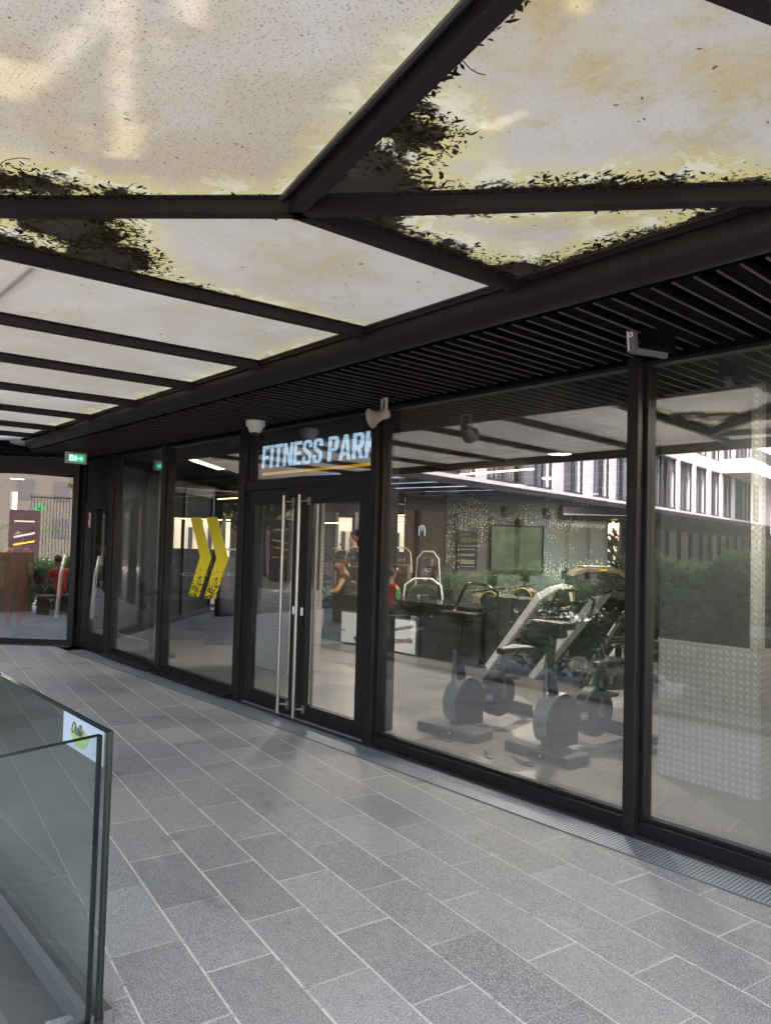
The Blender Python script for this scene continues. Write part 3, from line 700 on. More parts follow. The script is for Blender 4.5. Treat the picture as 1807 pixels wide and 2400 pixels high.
# chevrons
def chevron(x0, lab):
    pts = [(x0, 1.822), (x0+.245, 1.824), (x0+.505, 1.385), (x0+.26, .945), (x0+.01, .945), (x0+.255, 1.385)]
    b_ = MB(); b_._m(M_chev); y0, y1 = GY-.0075, GY-.0060
    vs = [(x, y0, z) for x, z in pts]+[(x, y1, z) for x, z in pts]; vs = [Vector((x, y, z)) for x, y, z in vs]
    f = [(0, 1, 2, 5), (5, 2, 3, 4)]; f2 = [tuple(i+6 for i in q[::-1]) for q in f]
    b_.add(vs, f+f2+[(i, i+6, (i+1) % 6+6, (i+1) % 6) for i in range(6)])
    o = b_.build('chevron_sticker', loc=(x0, GY, .95)); tag(o, lab, 'sticker', 'yellow chevrons on the glass')
chevron(-7.745, 'yellow worn chevron on the glass, left of the pair'); chevron(-7.385, 'yellow worn chevron on the glass, right one beside the door')

# diagonal corner window at the far left
cw = thing('corner_window', 'large reflecting glass pane set at an angle at the far left', 'window', (-11.02, 3.87, 0))
ux, uy = -.69, -.724; L45 = 5.6
def P45(s, o_=0.0): return (-11.02+ux*s+.724*o_*-1, 3.87+uy*s+.69*o_)
M45 = Matrix(((ux, -.724*-1*-1, 0, 0), (uy, .69, 0, 0), (0, 0, 1, 0), (0, 0, 0, 1)))
b = mb(M_frame, M45)
for s0, s1 in ((0, .09), (1.9, 1.98), (3.8, 3.88), (5.52, 5.6)): b.box((s0, -.05, 0), (s1, .06, 2.7))
for s0, s1 in ((.09, 1.9), (1.98, 3.8), (3.88, 5.52)): b.box((s0, -.04, 0), (s1, .05, .085)); b.box((s0, -.04, 2.46), (s1, .05, 2.70))
o = b.build('frame', bevel=.003); o.parent = cw
b = mb(G_left, M45)
b.box((.09, -.005, .085), (1.9, .005, 2.46))
o = b.build('pane'); o.parent = cw
b = mb(M_dark, M45)
for s0, s1 in ((1.98, 3.8), (3.88, 5.52)): b.box((s0, -.01, .085), (s1, .02, 2.46))
o = b.build('blind_panel'); o.parent = cw
b = mb(M_kerb, M45); b.box((0, -.13, -.01), (5.6, -.04, .012)); o = b.build('sill'); o.parent = cw

# ------------------------------------------------------------------ slatted soffit
sf = thing('slatted_soffit', 'dark soffit of parallel metal slats above the shop front', 'ceiling', (-5, 3.4, 2.7))
n = 0
prev = None
for k in range(-50, 18):
    x = -1.216+.187*k
    if x < -10.9 or x > 1.7: continue
    y0 = 2.90-.02*(x+3)
    b = mb(M_soffit); b.box((x-.098, y0, 2.70), (x+.0, 3.885, 2.735)); b.box((x-.1, y0, 2.694), (x-.091, 3.885, 2.70), M_lip); b.box((x-.007, y0, 2.694), (x+.002, 3.885, 2.70), M_lip)  # pale lips put the glint of the slat edges into colour
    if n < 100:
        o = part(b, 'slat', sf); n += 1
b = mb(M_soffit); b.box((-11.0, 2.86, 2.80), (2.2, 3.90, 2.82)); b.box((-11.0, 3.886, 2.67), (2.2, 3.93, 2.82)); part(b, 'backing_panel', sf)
# far corner soffit, triangular
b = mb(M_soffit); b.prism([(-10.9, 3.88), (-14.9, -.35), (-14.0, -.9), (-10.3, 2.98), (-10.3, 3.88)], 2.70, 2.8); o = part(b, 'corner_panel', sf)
b = mb(M_lip)
for k in range(26):
    s = .1+k*.187; a = Vector((-11.02+ux*s, 3.87+uy*s, 0)); q = a+Vector((.724, -.69, 0))*.85
    b.bar((a.x, a.y, 2.694), (q.x, q.y, 2.694), .012, .012)
part(b, 'corner_slat', sf)
b = mb(simple('fascia_brown', (.03, .02, .02), .5)); b.box((-11.0, 3.94, 2.69), (2.2, 4.0, 3.1)); part(b, 'upper_fascia', gb)

# ------------------------------------------------------------------ canopy
cn = thing('glass_canopy', 'dirty frosted glass canopy on dark steel beams along the shop front', 'canopy', (-4, 1.2, 2.8))
Zg = 2.85
def PY(x): return 2.84-.02*(x+3)
b = mb(M_steel); b.tube([(-10.35, PY(-10.35), 2.788), (3.2, PY(3.2), 2.788)], .09, n=32); part(b, 'pipe_beam', cn)
b = mb(M_steel); b.bar((-10.35, PY(-10.35)-.075, 2.835), (3.2, PY(3.2)-.075, 2.835), .05, .028); part(b, 'edge_plate', cn)
b = mb(M_lip); b.bar((-10.35, PY(-10.35)-.112, 2.846), (3.2, PY(3.2)-.112, 2.846), .012, .006); part(b, 'edge_trim', cn)
b = mb(M_rail); b.tube([(-10.35, PY(-10.35), 2.788), (-11.6, 2.0, 2.788), (-14.6, -1.1, 2.79)], .08, n=20); part(b, 'corner_pipe', cn)
OY = -.55
def bx(x, y): return x-.075*(2.84-y)/1.0   # beams lean a little off square
beams = [-3.47, -4.68, -5.76, -6.93, -8.15, -9.36]
def beam(p, q, name='beam', w_=.052, h_=.05):
    a_, c_ = Vector(p)*.968, Vector(q)*.968; e_ = (a_-c_).normalized()
    if p[1] > 2.6: a_ = a_+e_*.10
    p, q = a_, c_
    b_ = mb(M_steel); b_.bar((p[0], p[1], Zg-.006-h_/2), (q[0], q[1], Zg-.006-h_/2), w_, h_); b_.bar((p[0], p[1], Zg-.006+.004), (q[0], q[1], Zg-.006+.004), w_+.05, .006, M_black)
    return part(b_, name, cn)
N = (-2.345, 1.575)
Hdir = Vector((-1.04-N[0], 2.755-N[1])); K = (-3.70, .22)
for x in beams: beam((x, PY(x)-.05), (bx(x, OY), OY) if x != -3.47 else (K[0]+.0, K[1]))
beam((K[0], K[1]), (-3.85, OY))
beam((-1.03, PY(-1.03)-.06), N); beam(N, K)
beam((-2.29, PY(-2.29)-.05), N)
b = mb(simple('trim_aluminium', (.05, .045, .045), .4)); b.bar((N[0]*.968-.05, N[1]*.968-.048, Zg-.012), (-.86*.968-.02, 1.235*.968-.048, Zg-.012), .014, .012); part(b, 'beam_trim', cn)
NU = (-.86, 1.235); beam(N, NU); beam(NU, (2.4, .46))
TR = (-.33, PY(-.33)-.05); beam(NU, TR); beam((1.4, PY(1.4)-.05), (1.2, .75)); beam(TR, (1.2, .75))
beam(NU, (-.95, OY)); beam(K, (-.95, OY)); beam((1.2, .75), (1.0, OY))
beam((-10.3, PY(-10.3)-.05), (-10.7, OY)); b = mb(M_steel); b.bar((-10.75, OY, 2.80), (-3.85, OY, 2.80), .06, .11); b.bar((-3.85, OY, 2.80), (-.95, OY, 2.8), .06, .11); b.bar((-.95, OY, 2.8), (3, OY, 2.8), .06, .11); part(b, 'outer_beam', cn)

LEAFPTS = []
def panel(poly, edges=(), corners=(), algae=.2, speck=.2, res=.06, label=None):
    """edges: (a, b, width at a, width at b); corners: (point, radius)"""
    bm = bmesh.new(); vs = [bm.verts.new((x, y, Zg)) for x, y in poly]; f = bm.faces.new(vs)
    if f.normal.z == 0: bm.normal_update()
    xs = [p[0] for p in poly]; ys = [p[1] for p in poly]
    x = min(xs)+res
    while x < max(xs): bmesh.ops.bisect_plane(bm, geom=bm.verts[:]+bm.edges[:]+bm.faces[:], plane_co=(x, 0, 0), plane_no=(1, 0, 0)); x += res
    y = min(ys)+res
    while y < max(ys): bmesh.ops.bisect_plane(bm, geom=bm.verts[:]+bm.edges[:]+bm.faces[:], plane_co=(0, y, 0), plane_no=(0, 1, 0)); y += res
    bm.verts.ensure_lookup_table(); bm.verts.index_update()
    me_v = [v.co.copy() for v in bm.verts]; me_f = [[v.index for v in f.verts] for f in bm.faces]; bm.free()
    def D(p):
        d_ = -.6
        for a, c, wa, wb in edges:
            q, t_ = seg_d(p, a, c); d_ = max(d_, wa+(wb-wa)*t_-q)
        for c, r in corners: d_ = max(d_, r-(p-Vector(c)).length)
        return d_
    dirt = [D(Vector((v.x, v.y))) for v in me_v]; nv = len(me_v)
    b_ = MB(); b_._m(M_canopy); b_.add(me_v, me_f, M_canopy)
    k = len(poly); top = [(x, y, Zg+.012) for x, y in poly]; b_.add(top, [tuple(range(k))], M_clear)
    b_.add([(x, y, Zg) for x, y in poly]+top, [(i, (i+1) % k, k+(i+1) % k, k+i) for i in range(k)], M_gedge)
    ex = 3*k
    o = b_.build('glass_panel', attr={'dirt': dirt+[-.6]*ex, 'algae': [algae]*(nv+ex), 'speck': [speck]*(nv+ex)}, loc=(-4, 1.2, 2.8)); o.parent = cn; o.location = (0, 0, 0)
    if label: plabel(o, label)
    # leaves that lie along the dirty rim
    for i, v in enumerate(me_v):
        if -.06 < dirt[i] < .12: LEAFPTS.append((v.x, v.y, dirt[i]))
def G2(px, py): P = onz(px, py, Zg); return (P.x, P.y)
A_t, A_b = (-3.47, PY(-3.47)-.06), K
panel([K, (-3.85, OY), (-.95, OY), NU, N], [(G2(0, 420), G2(330, 468), .10, .05), (K, (-3.0, .9), .16, .12), ((-3.0, .9), N, .11, .05), ((-3.0, .93), (-2.5, 1.4), .04, .06), (N, NU, .01, -.03)], [(N, .10)], .30, 1.0, .05, 'pane with sun streaks')  # first edge: shade of something above, painted in the mould colour
panel([NU, (-.95, OY), (1.0, OY), (1.2, .75)], [], [], .3, .4, .2)
panel([N, NU, TR, (-1.03, PY(-1.03)-.07)], [(N, (-1.03, 2.70), .14, .15), (N, (-1.9, 1.48), .36, .10)], [(N, .40), ((-2.0, 1.62), .24), (G2(985, 320), .10), (G2(935, 290), .09), (G2(1010, 345), .07)], .95, .35, .05, 'algae-stained pane')
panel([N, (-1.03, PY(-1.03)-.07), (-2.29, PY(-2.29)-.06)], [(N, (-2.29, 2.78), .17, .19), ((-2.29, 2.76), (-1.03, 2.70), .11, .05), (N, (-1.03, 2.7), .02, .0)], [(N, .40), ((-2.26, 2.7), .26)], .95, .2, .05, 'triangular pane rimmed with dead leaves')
panel([K, N, (-2.29, PY(-2.29)-.06), A_t], [(G2(215, 455), G2(118, 545), .085, .075), (K, (-3.50, 1.7), .30, .10), ((-3.50, 1.7), A_t, .08, .05)], [((-3.1, 1.0), .24), ((-3.3, 1.25), .2)], .55, .3, .05, 'large pane with dead leaves at its outer corner')  # first edge is a painted band of shade, the others leaf mould
prevx = -3.47; pb = K
for i, x in enumerate(beams[1:]):
    o0 = (bx(prevx, OY), OY); o1 = (bx(x, OY), OY)
    poly = [(prevx, PY(prevx)-.06), (x, PY(x)-.06), o1, o0] if prevx != -3.47 else [(prevx, PY(prevx)-.06), (x, PY(x)-.06), o1, (-3.85, OY), K]
    panel(poly[::-1], [((x, PY(x)-.06), (bx(x, 1.9), 1.9), .06, -.03)] + ([((x, PY(x)-.06), (prevx, PY(prevx)-.06), .035, -.02)]), [((x, PY(x)-.06), .13)], .22 if i == 0 else .12, .12, .08)
    prevx = x
panel([(prevx, PY(prevx)-.06), (bx(prevx, OY), OY), (-10.7, OY), (-10.3, PY(-10.3)-.06)], [], [], .1, .1, .2)
panel([NU, (1.2, .75), TR], [], [], .5, .3, .1); panel([TR, (1.2, .75), (1.4, PY(1.4)-.06)], [], [], .5, .3, .1)
panel([(-10.36, 2.88), (-10.76, -.50), (-13.7, -.60)], [], [], .15, .1, .2)
# leaf litter lying on the glass
rl = random.Random(5); b = MB(); b._m(M_deadleaf); tn = []
zl = Zg-.004
for (x, y, dv) in LEAFPTS:
    for _ in range(26 if dv > -.03 else 6):
        if rl.random() < .25+.5*(mnoise.noise(Vector((x*4, y*4, 1))) < 0): continue
        p = Vector((x+rl.uniform(-.05, .05), y+rl.uniform(-.05, .05), zl-rl.uniform(0, .003))); a = rl.uniform(0, 6.28); s = rl.uniform(.006, .012) if rl.random() < .7 else rl.uniform(.012, .024)
        d_ = Vector((math.cos(a), math.sin(a), 0)); e_ = Vector((-d_.y, d_.x, 0)); cv = rl.uniform(-.3, .3)*s
        b.add([p-d_*s, p-d_*s*.3+e_*s*.33, p+d_*s*.35+e_*(s*.28+cv), p+d_*s+e_*cv, p+d_*s*.3-e_*s*.30, p-d_*s*.35-e_*s*.26], [(0, 1, 2, 3, 4, 5)]); tn += [rl.random()]*6
# loose twigs
for _ in range(26):
    x, y, dv = rl.choice(LEAFPTS); a = rl.uniform(0, 6.28); pts = []; p = Vector((x, y, zl-.002))
    for k in range(7): pts.append(p.copy()); a += rl.uniform(-.5, .5); p += Vector((math.cos(a), math.sin(a), 0))*rl.uniform(.015, .035)
    n0 = len(b.v); b.tube(pts, .0013, n=4, cap=False); tn += [.3]*(len(b.v)-n0)
# scattered single bits
for _ in range(150):
    x, y = rl.uniform(-7, 0), rl.uniform(0, 2.7); p = Vector((x, y, zl-.001)); a = rl.uniform(0, 6.28); s = rl.uniform(.004, .013); d_ = Vector((math.cos(a), math.sin(a), 0)); e_ = Vector((-d_.y, d_.x, 0))
    b.add([p-d_*s, p+e_*s*.3, p+d_*s, p-e_*s*.3], [(0, 1, 2, 3)]); tn += [rl.random()]*4
o = b.build('leaf_litter', attr={'tone': tn}, kind='stuff'); tag(o, 'dead leaves and twigs caught along the rims of the canopy glass', 'leaves')
# a cable tray lying across the glass
q1_, q2_ = onz(78, 616, Zg+.025), onz(-60, 735, Zg+.025)
b = mb(M_black); b.tube([q1_, q2_], .012, n=8); o = b.build('cable', loc=q1_.to_tuple()); tag(o, 'thin dark cable lying across the second canopy pane at the left', 'cable')

# ------------------------------------------------------------------ wing across the court
wA = Vector((-13.99, -4.71, 0)); wu = Vector((-.17295, -.98493, 0)); wn = Vector((.98493, -.17295, 0))   # wn faces the court
MW = Matrix((wu, wn, Vector((0, 0, 1)))).transposed().to_4x4(); MW.translation = wA
wg = thing('white_wing_building', 'white rendered building with dark curtained windows, mirrored in the shop front', 'building', wA.to_tuple())
def wpart(b_, name, par=None):
    o = b_.build(name, loc=wA.to_tuple()); o.parent = par or wg
    o.location = (0, 0, 0) if par is None else (0, 0, 0)
    return o
rows = [(3.58, 6.08), (6.72, 9.2), (9.86, 12.3)]
wx = [(-3.6, -1.5), (-.8, 1.4), (2.07, 4.07), (4.65, 9.15), (10.0, 11.75), (12.6, 14.26), (14.9, 16.6), (17.0, 22.75), (23.3, 25.4), (26.0, 28.0), (28.8, 30.6), (31.3, 33.2), (34, 38), (38.6, 40.4)]
b = mb(M_render, MW)
b.box((-5, -.35, 3.0), (46, -.02, 3.58))
for (z0, z1), nx in zip(rows, [6.72, 9.86, 13.4]):
    b.box((-5, -.35, z1), (46, -.02, nx)); xs = -5.0
    for a, c in wx: b.box((xs, -.35, z0), (a, -.02, z1)); xs = c
    b.box((xs, -.35, z0), (46, -.02, z1))
wpart(b, 'wall')
rw = random.Random(4)
for (z0, z1) in rows[:2]:
    for a, c in wx:
        b = mb(M_winframe, MW); nsp = max(1, round((c-a)/1.0))
        frame = [(a, a+.06), (c-.06, c)]+[(a+(c-a)*i/nsp-.03, a+(c-a)*i/nsp+.03) for i in range(1, nsp)]
        for p, q in frame: b.box((p, -.16, z0), (q, -.07, z1))
        b.box((a, -.16, z0), (c, -.05, z0+.07)); b.box((a, -.16, z1-.07), (c, -.07, z1))
        wf = wpart(b, 'window')
        b = mb(M_shutter, MW); x = a+.06
        while x < c-.06:
            wd = rw.uniform(.06, .16); off = rw.uniform(0, .07)
            if rw.random() < .8: b.box((x, -.30+off, z0+.03), (min(x+wd, c-.06), -.28+off, z1-.03))
            x += wd
        b.box((a, -.345, z0), (c, -.34, z1), M_dark)
        cu = b.build('curtain', loc=wA.to_tuple()); cu.parent = wf; cu.location = (0, 0, 0)
b = mb(M_render, MW); b.box((30.9, -.02, 6.1), (44, 1.6, 6.3)); b.box((30.9, 1.5, 6.3), (44, 1.6, 6.9)); b.box((30.9, -.02, 6.3), (31.0, 1.5, 6.9)); wpart(b, 'balcony')
b = mb(G_out, MW); b.box((30.9, 1.54, 6.9), (44, 1.56, 7.6)); wpart(b, 'balcony_glass')
# wing ground floor: dark shop glazing and its own canopy
b = mb(M_dark, MW); b.box((-5, -.6, 0), (46, -.45, 3.0)); wpart(b, 'ground_floor_wall')
b = mb(M_frame, MW)
for i in range(26): b.box((-4+i*1.9, -.45, 0), (-3.92+i*1.9, -.32, 3.0))
b.box((-5, -.45, 2.5), (46, -.3, 3.0)); wpart(b, 'shop_frame')
b = mb(G_out, MW); b.box((-5, -.43, .05), (46, -.42, 2.5)); wpart(b, 'shop_glass')
wc = thing('wing_canopy', 'glass canopy with tie rods running along the white wing', 'canopy', wA.to_tuple())
b = mb(M_steel, MW)
for i in range(38): x = -3.6+i*1.18; b.box((x-.03, -.02, 2.86), (x+.03, 3.1, 2.95))
b.box((-4, 3.05, 2.84), (42, 3.15, 2.96)); b.box((-4, -.02, 2.84), (42, .12, 3.0)); o = b.build('beam', loc=wA.to_tuple()); o.parent = wc; o.location = (0, 0, 0)
b = mb(M_steel, MW)
for i in range(38): x = -3.6+i*1.18; b.bar((x, 0, 3.36), (x, 1.15, 2.98), .03, .05); b.box((x-.03, -.02, 3.2), (x+.03, .06, 3.42))
o = b.build('tie_rod', loc=wA.to_tuple()); o.parent = wc; o.location = (0, 0, 0)
bw = mb(simple('blue_canopy_glass', (.20, .24, .33), .3)); tmp, tt = new_mat('wing_glass')
q1 = nd(tt, 'ShaderNodeBsdfTranslucent'); q1.inputs[0].default_value = (.50, .56, .66, 1); out(tt, q1.outputs[0])
b = mb(tmp, MW); b.box((-4, .12, 2.965), (42, 3.05, 2.967)); o = b.build('glass_panel', loc=wA.to_tuple()); o.parent = wc; o.location = (0, 0, 0)

# storeys above the gym: shade the canopy and hold an added, unseen screen slotted to throw streaks
b = mb(M_render); b.box((-22, 4.0, 3.1), (-3.2, 4.4, 15)); b.box((3.2, 4.0, 3.1), (10, 4.4, 15)); b.box((-3.2, 4.0, 3.1), (3.2, 4.4, 4.6)); b.box((-3.2, 4.0, 10.6), (3.2, 4.4, 15)); part(b, 'upper_wall', gb)
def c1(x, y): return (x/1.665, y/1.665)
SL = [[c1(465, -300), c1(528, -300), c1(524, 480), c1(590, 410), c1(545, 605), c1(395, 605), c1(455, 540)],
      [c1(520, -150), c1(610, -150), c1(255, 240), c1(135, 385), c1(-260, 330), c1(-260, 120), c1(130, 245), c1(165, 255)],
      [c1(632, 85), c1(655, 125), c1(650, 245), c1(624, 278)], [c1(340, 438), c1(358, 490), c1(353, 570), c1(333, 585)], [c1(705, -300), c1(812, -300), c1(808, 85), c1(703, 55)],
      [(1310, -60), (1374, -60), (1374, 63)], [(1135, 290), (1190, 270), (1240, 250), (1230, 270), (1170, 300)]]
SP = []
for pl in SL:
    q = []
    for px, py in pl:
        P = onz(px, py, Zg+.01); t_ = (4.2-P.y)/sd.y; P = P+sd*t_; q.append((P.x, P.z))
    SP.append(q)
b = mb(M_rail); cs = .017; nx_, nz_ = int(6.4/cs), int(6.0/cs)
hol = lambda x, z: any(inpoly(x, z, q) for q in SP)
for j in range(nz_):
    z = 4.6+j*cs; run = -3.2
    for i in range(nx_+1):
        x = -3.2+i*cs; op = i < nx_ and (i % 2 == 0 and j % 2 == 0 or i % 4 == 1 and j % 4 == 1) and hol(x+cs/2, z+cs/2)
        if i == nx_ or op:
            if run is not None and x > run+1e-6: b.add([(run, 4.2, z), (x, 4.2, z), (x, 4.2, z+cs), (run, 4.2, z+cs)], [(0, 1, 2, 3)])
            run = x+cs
o = part(b, 'added_streak_screen', gb)

# ------------------------------------------------------------------ balustrade
def glass_panel(a, c, z1, lab, par_kind=None):
    a, c = Vector(a), Vector(c); L = (c-a).length; d_ = (c-a).normalized(); s_ = Vector((-d_.y, d_.x))
    M = Matrix(((d_.x, s_.x, 0, a.x), (d_.y, s_.y, 0, a.y), (0, 0, 1, 0), (0, 0, 0, 1)))
    t_ = thing('glass_balustrade', lab, 'balustrade', (a.x, a.y, 0), 0, 'glass balustrade panels')
    def p_(b_, nme):
        o = b_.build(nme, loc=(a.x, a.y, 0)); o.parent = t_; o.location = (0, 0, 0); return o
    b_ = mb(G_bal, M); b_.box((.006, -.011, .03), (L-.004, -.002, z1-.003)); b_.box((.006, .002, .03), (L-.004, .011, z1-.003)); p_(b_, 'pane')
    b_ = mb(M_gedge, M); b_.box((0, -.011, .03), (.006, -.003, z1)); b_.box((0, .003, .03), (.006, .011, z1)); b_.box((.006, -.011, z1-.003), (L, -.003, z1)); b_.box((.006, .003, z1-.003), (L, .011, z1)); b_.box((0, -.003, .03), (.004, .003, z1), M_black); p_(b_, 'glass_edge')
    b_ = mb(M_rail, M); b_.box((0, -.045, -.06), (L, -.016, .045)); b_.box((0, .016, -.06), (L, .045, .045)); b_.box((0, -.0155, -.05), (L, .0155, .025), M_rubber); p_(b_, 'base_rail')
    return t_
g1 = glass_panel((-2.452, .992), (-7.0, .995), .952, 'glass balustrade panel running along the paving towards the far corner')
g2 = glass_panel((-2.440, .955), (-2.25, .10), .952, 'glass balustrade panel crossing the lower left corner beside the camera')
g3 = glass_panel((-7.03, .995), (-9.3, .995), .952, 'far glass balustrade panel beyond the left edge')
st = thing('paper_sticker', 'white paper with a green blob and black handwriting stuck on the balustrade glass', 'paper', (-2.7, .98, .85))
pa, pb_ = Vector((-2.865, .978)), Vector((-2.50, .978))
b = mb(simple('sticker_film', (.50, .58, .66), .5)); sa, sb_ = ony(148, 1738, .978), ony(250, 1712, .978); b.box((sa.x, .9775, sa.z), (min(sb_.x, -2.47), .980, .948)); part(b, 'sheet', st)
b = mb(M_lime)
b.prism([(sa.x+.17+.085*math.cos(a)*(1+.15*math.sin(3*a)), sa.z+.05+.035*math.sin(a)) for a in [i*.4 for i in range(16)]], 0, .001, M=Matrix(((1, 0, 0, 0), (0, 0, 1, .9755), (0, 1, 0, 0), (0, 0, 0, 1)))); part(b, 'green_blob', st)
M = Matrix.Translation((2.7, -.98, -.85)) @ wallM((sa.x+.09, .9745, sa.z+.055), (1, 0, 0)); text('handwriting', 'Ouille', .06, M_rail, M, st, sx=.8, shear=.3)
# tape strip low on the near pane
b = mb(M_paper); c0 = onz(330*0+175, 2215, .33)
b.tube([(-2.33, .55, .40), (-2.345, .62, .44), (-2.37, .72, .50)], .012, n=6); 
del b
# ------------------------------------------------------------------ fittings on the soffit
ex = thing('exit_sign', 'green lit emergency exit sign hanging at the far corner', 'sign', (-9.775, 3.366, 2.50))
qx = CR.copy(); qx.z = 0; qx.normalize()
ME = wallM((0, 0, .07), (0, 1, 0)) @ Matrix.Diagonal((.86, .9, 1, 1))
b = mb(M_white, ME); b.box((-.155, -.075, -.03), (.155, .085, .0)); o = b.build('housing', bevel=.006); o.parent = ex
b = mb(E_exit, ME); b.box((-.115, -.045, .0), (.115, .055, .004)); o = b.build('pictogram_panel'); o.parent = ex
b = mb(E_exitw, ME); b.box((-.10, -.035, .004), (-.045, .045, .006)); b.box((-.095+.02, -.03, .006), (-.06, .03, .0065), E_exit); b.box((-.03, -.004, .004), (.05, .008, .006))
b.ball((-.012, .03, .005), (.01, .01, .002)); b.add([(.06, .03, .006), (.06, -.028, .006), (.09, .0, .006)], [(0, 1, 2)]); b.box((-.03, -.03, .004), (.0, .02, .006)); o = b.build('running_figure_and_arrow'); o.parent = ex
b = mb(M_black, None); b.tube([(0, 0, .14), (0, 0, .25)], .01); o = b.build('hanger'); o.parent = ex
dm = thing('dome_camera', 'small white dome security camera under the soffit by the door', 'camera', (-5.95, 3.65, 2.69))
b = mb(M_white); b.lathe([(.001, 0), (.088, 0), (.09, -.008), (.088, -.05), (.082, -.055), (.070, -.06), (.064, -.085), (.05, -.10), (.001, -.10)], n=28); o = b.build('housing'); o.parent = dm
b = mb(M_blackg); b.ball((0, 0, -.098), (.042, .042, .040), n=20); o = b.build('dome'); o.parent = dm
b = mb(M_white); b.lathe([(.050, -.098), (.053, -.104), (.046, -.112), (.043, -.106)], n=24); o = b.build('ring'); o.parent = dm
# horn speaker
hp = ony(868, 981, 3.42)
hs = thing('horn_speaker', 'grey plastic horn loudspeaker bracketed to the soffit beside the sign', 'loudspeaker', hp.to_tuple())
ax = (CR*.86+CF*.38+CU*.30).normalized()     # from mouth to driver
Q = ax.to_track_quat('Z', 'Y').to_matrix().to_4x4()
b = mb(M_horn, Q); b.lathe([(.068, .006), (.072, 0), (.0725, .004), (.068, .012), (.052, .035), (.040, .060), (.034, .085), (.032, .10), (.035, .105), (.036, .135), (.028, .150), (.001, .152)], n=32)
b.lathe([(.066, .006), (.050, .030), (.036, .05), (.024, .07), (.0001, .075)], n=32); o = b.build('horn'); o.parent = hs
b = mb(M_horn, Q); b.lathe([(.0001, .012), (.012, .012), (.0165, .010), (.0175, .016), (.017, .07)], n=20); o = b.build('throat'); o.parent = hs
sv = ax.cross(Vector((0, 0, 1))).normalized(); dr = ax*.11
b = mb(M_horn)
for s in (-1, 1): b.bar(dr+sv*.040*s, dr+sv*.040*s+Vector((0, 0, .115)), .022, .004, up=sv)
b.bar(dr-sv*.042+Vector((0, 0, .115)), dr+sv*.042+Vector((0, 0, .115)), .022, .004); o = b.build('bracket'); o.parent = hs
b = mb(M_rubber); b.tube([dr+Vector((0, 0, .11)), Vector((dr.x+.02, dr.y+.08, 2.70-hp.z))], .004); o = b.build('cable'); o.parent = hs
# L-shaped aluminium profile on the soffit
ls = thing('door_sensor', 'grey L-shaped aluminium profile fixed under the soffit above the right post', 'sensor', ony(1483, 822, 3.40).to_tuple())
c0 = ony(1483, 822, 3.40); c1 = ony(1478, 752, 3.40); c2_ = ony(1541, 840, 3.40)
b = mb(M_rail); b.bar((0, 0, -.006), (c1-c0).to_tuple(), .045, .035, up=(0, 1, 0)); b.bar((.0, 0, 0), (.07, .20, 0), .03, .028); b.bar((-.012, -.02, .0), (c1-c0+Vector((-.012, -.02, 0))).to_tuple(), .006, .004, M_silver, up=(0, 1, 0)); b.torus((.0, -.026, (c1-c0).z*.5), .010, .003, (0, 1, 0), M_silver); o = b.build('profile', bevel=.003); o.parent = ls
b = mb(M_soffit); b.box((.03, .02, .012), (.115, .22, .13)); o = b.build('housing'); o.parent = ls

# ------------------------------------------------------------------ columns inside clad in tread plate
def column(x0, x1, y0, y1, label, ztop=.98, strip_left=True):
    t_ = thing('interior_column', label, 'column', ((x0+x1)/2, y0, .03), 0, 'columns just inside the glass')
    b_ = mb(M_grey); b_.box((x0+.0015, y0+.0015, ztop), (x1-.0015, y1, 2.7)); o = b_.build('shaft', loc=((x0+x1)/2, y0, .03)); o.parent = t_; o.location = (0, 0, 0)
    def uvf(co): return (co.x+co.y*1.0, co.z)
    b_ = mb(M_plate); b_.box((x0, y0, .032), (x1, y1, ztop)); o = b_.build('tread_plate_skirt', loc=((x0+x1)/2, y0, .03), uv=uvf); o.parent = t_; o.location = (0, 0, 0)
    b_ = mb(M_plate); b_.box((x1-.062, y0-.003, ztop+.001), (x1+.003, y0+.06, 2.69)); o = b_.build('corner_strip', loc=((x0+x1)/2, y0, .03), uv=uvf); o.parent = t_; o.location = (0, 0, 0)
    b_ = mb(M_plate); b_.box((x1-.05, y1-.05, ztop+.001), (x1+.003, y1+.003, 2.69)); o = b_.build('corner_strip', loc=((x0+x1)/2, y0, .03), uv=uvf); o.parent = t_; o.location = (0, 0, 0)
column(-2.66, -1.975, 4.96, 5.3, 'grey column with tread plate skirt behind the right pane')
column(-8.05, -7.31, 5.03, 5.50, 'grey column with tread plate skirt behind the left door leaf', 1.0)
column(-12.3, -10.32, 4.78, 4.92, 'broad grey column behind the pane left of the chevrons', .032+.03)
b = mb(M_black); b.box((-4.86, 4.18, .03), (-4.66, 4.28, 2.7)); o = b.build('inner_post', loc=(-4.76, 4.2, .03)); tag(o, 'dark inner post just behind the right side of the entrance', 'post')

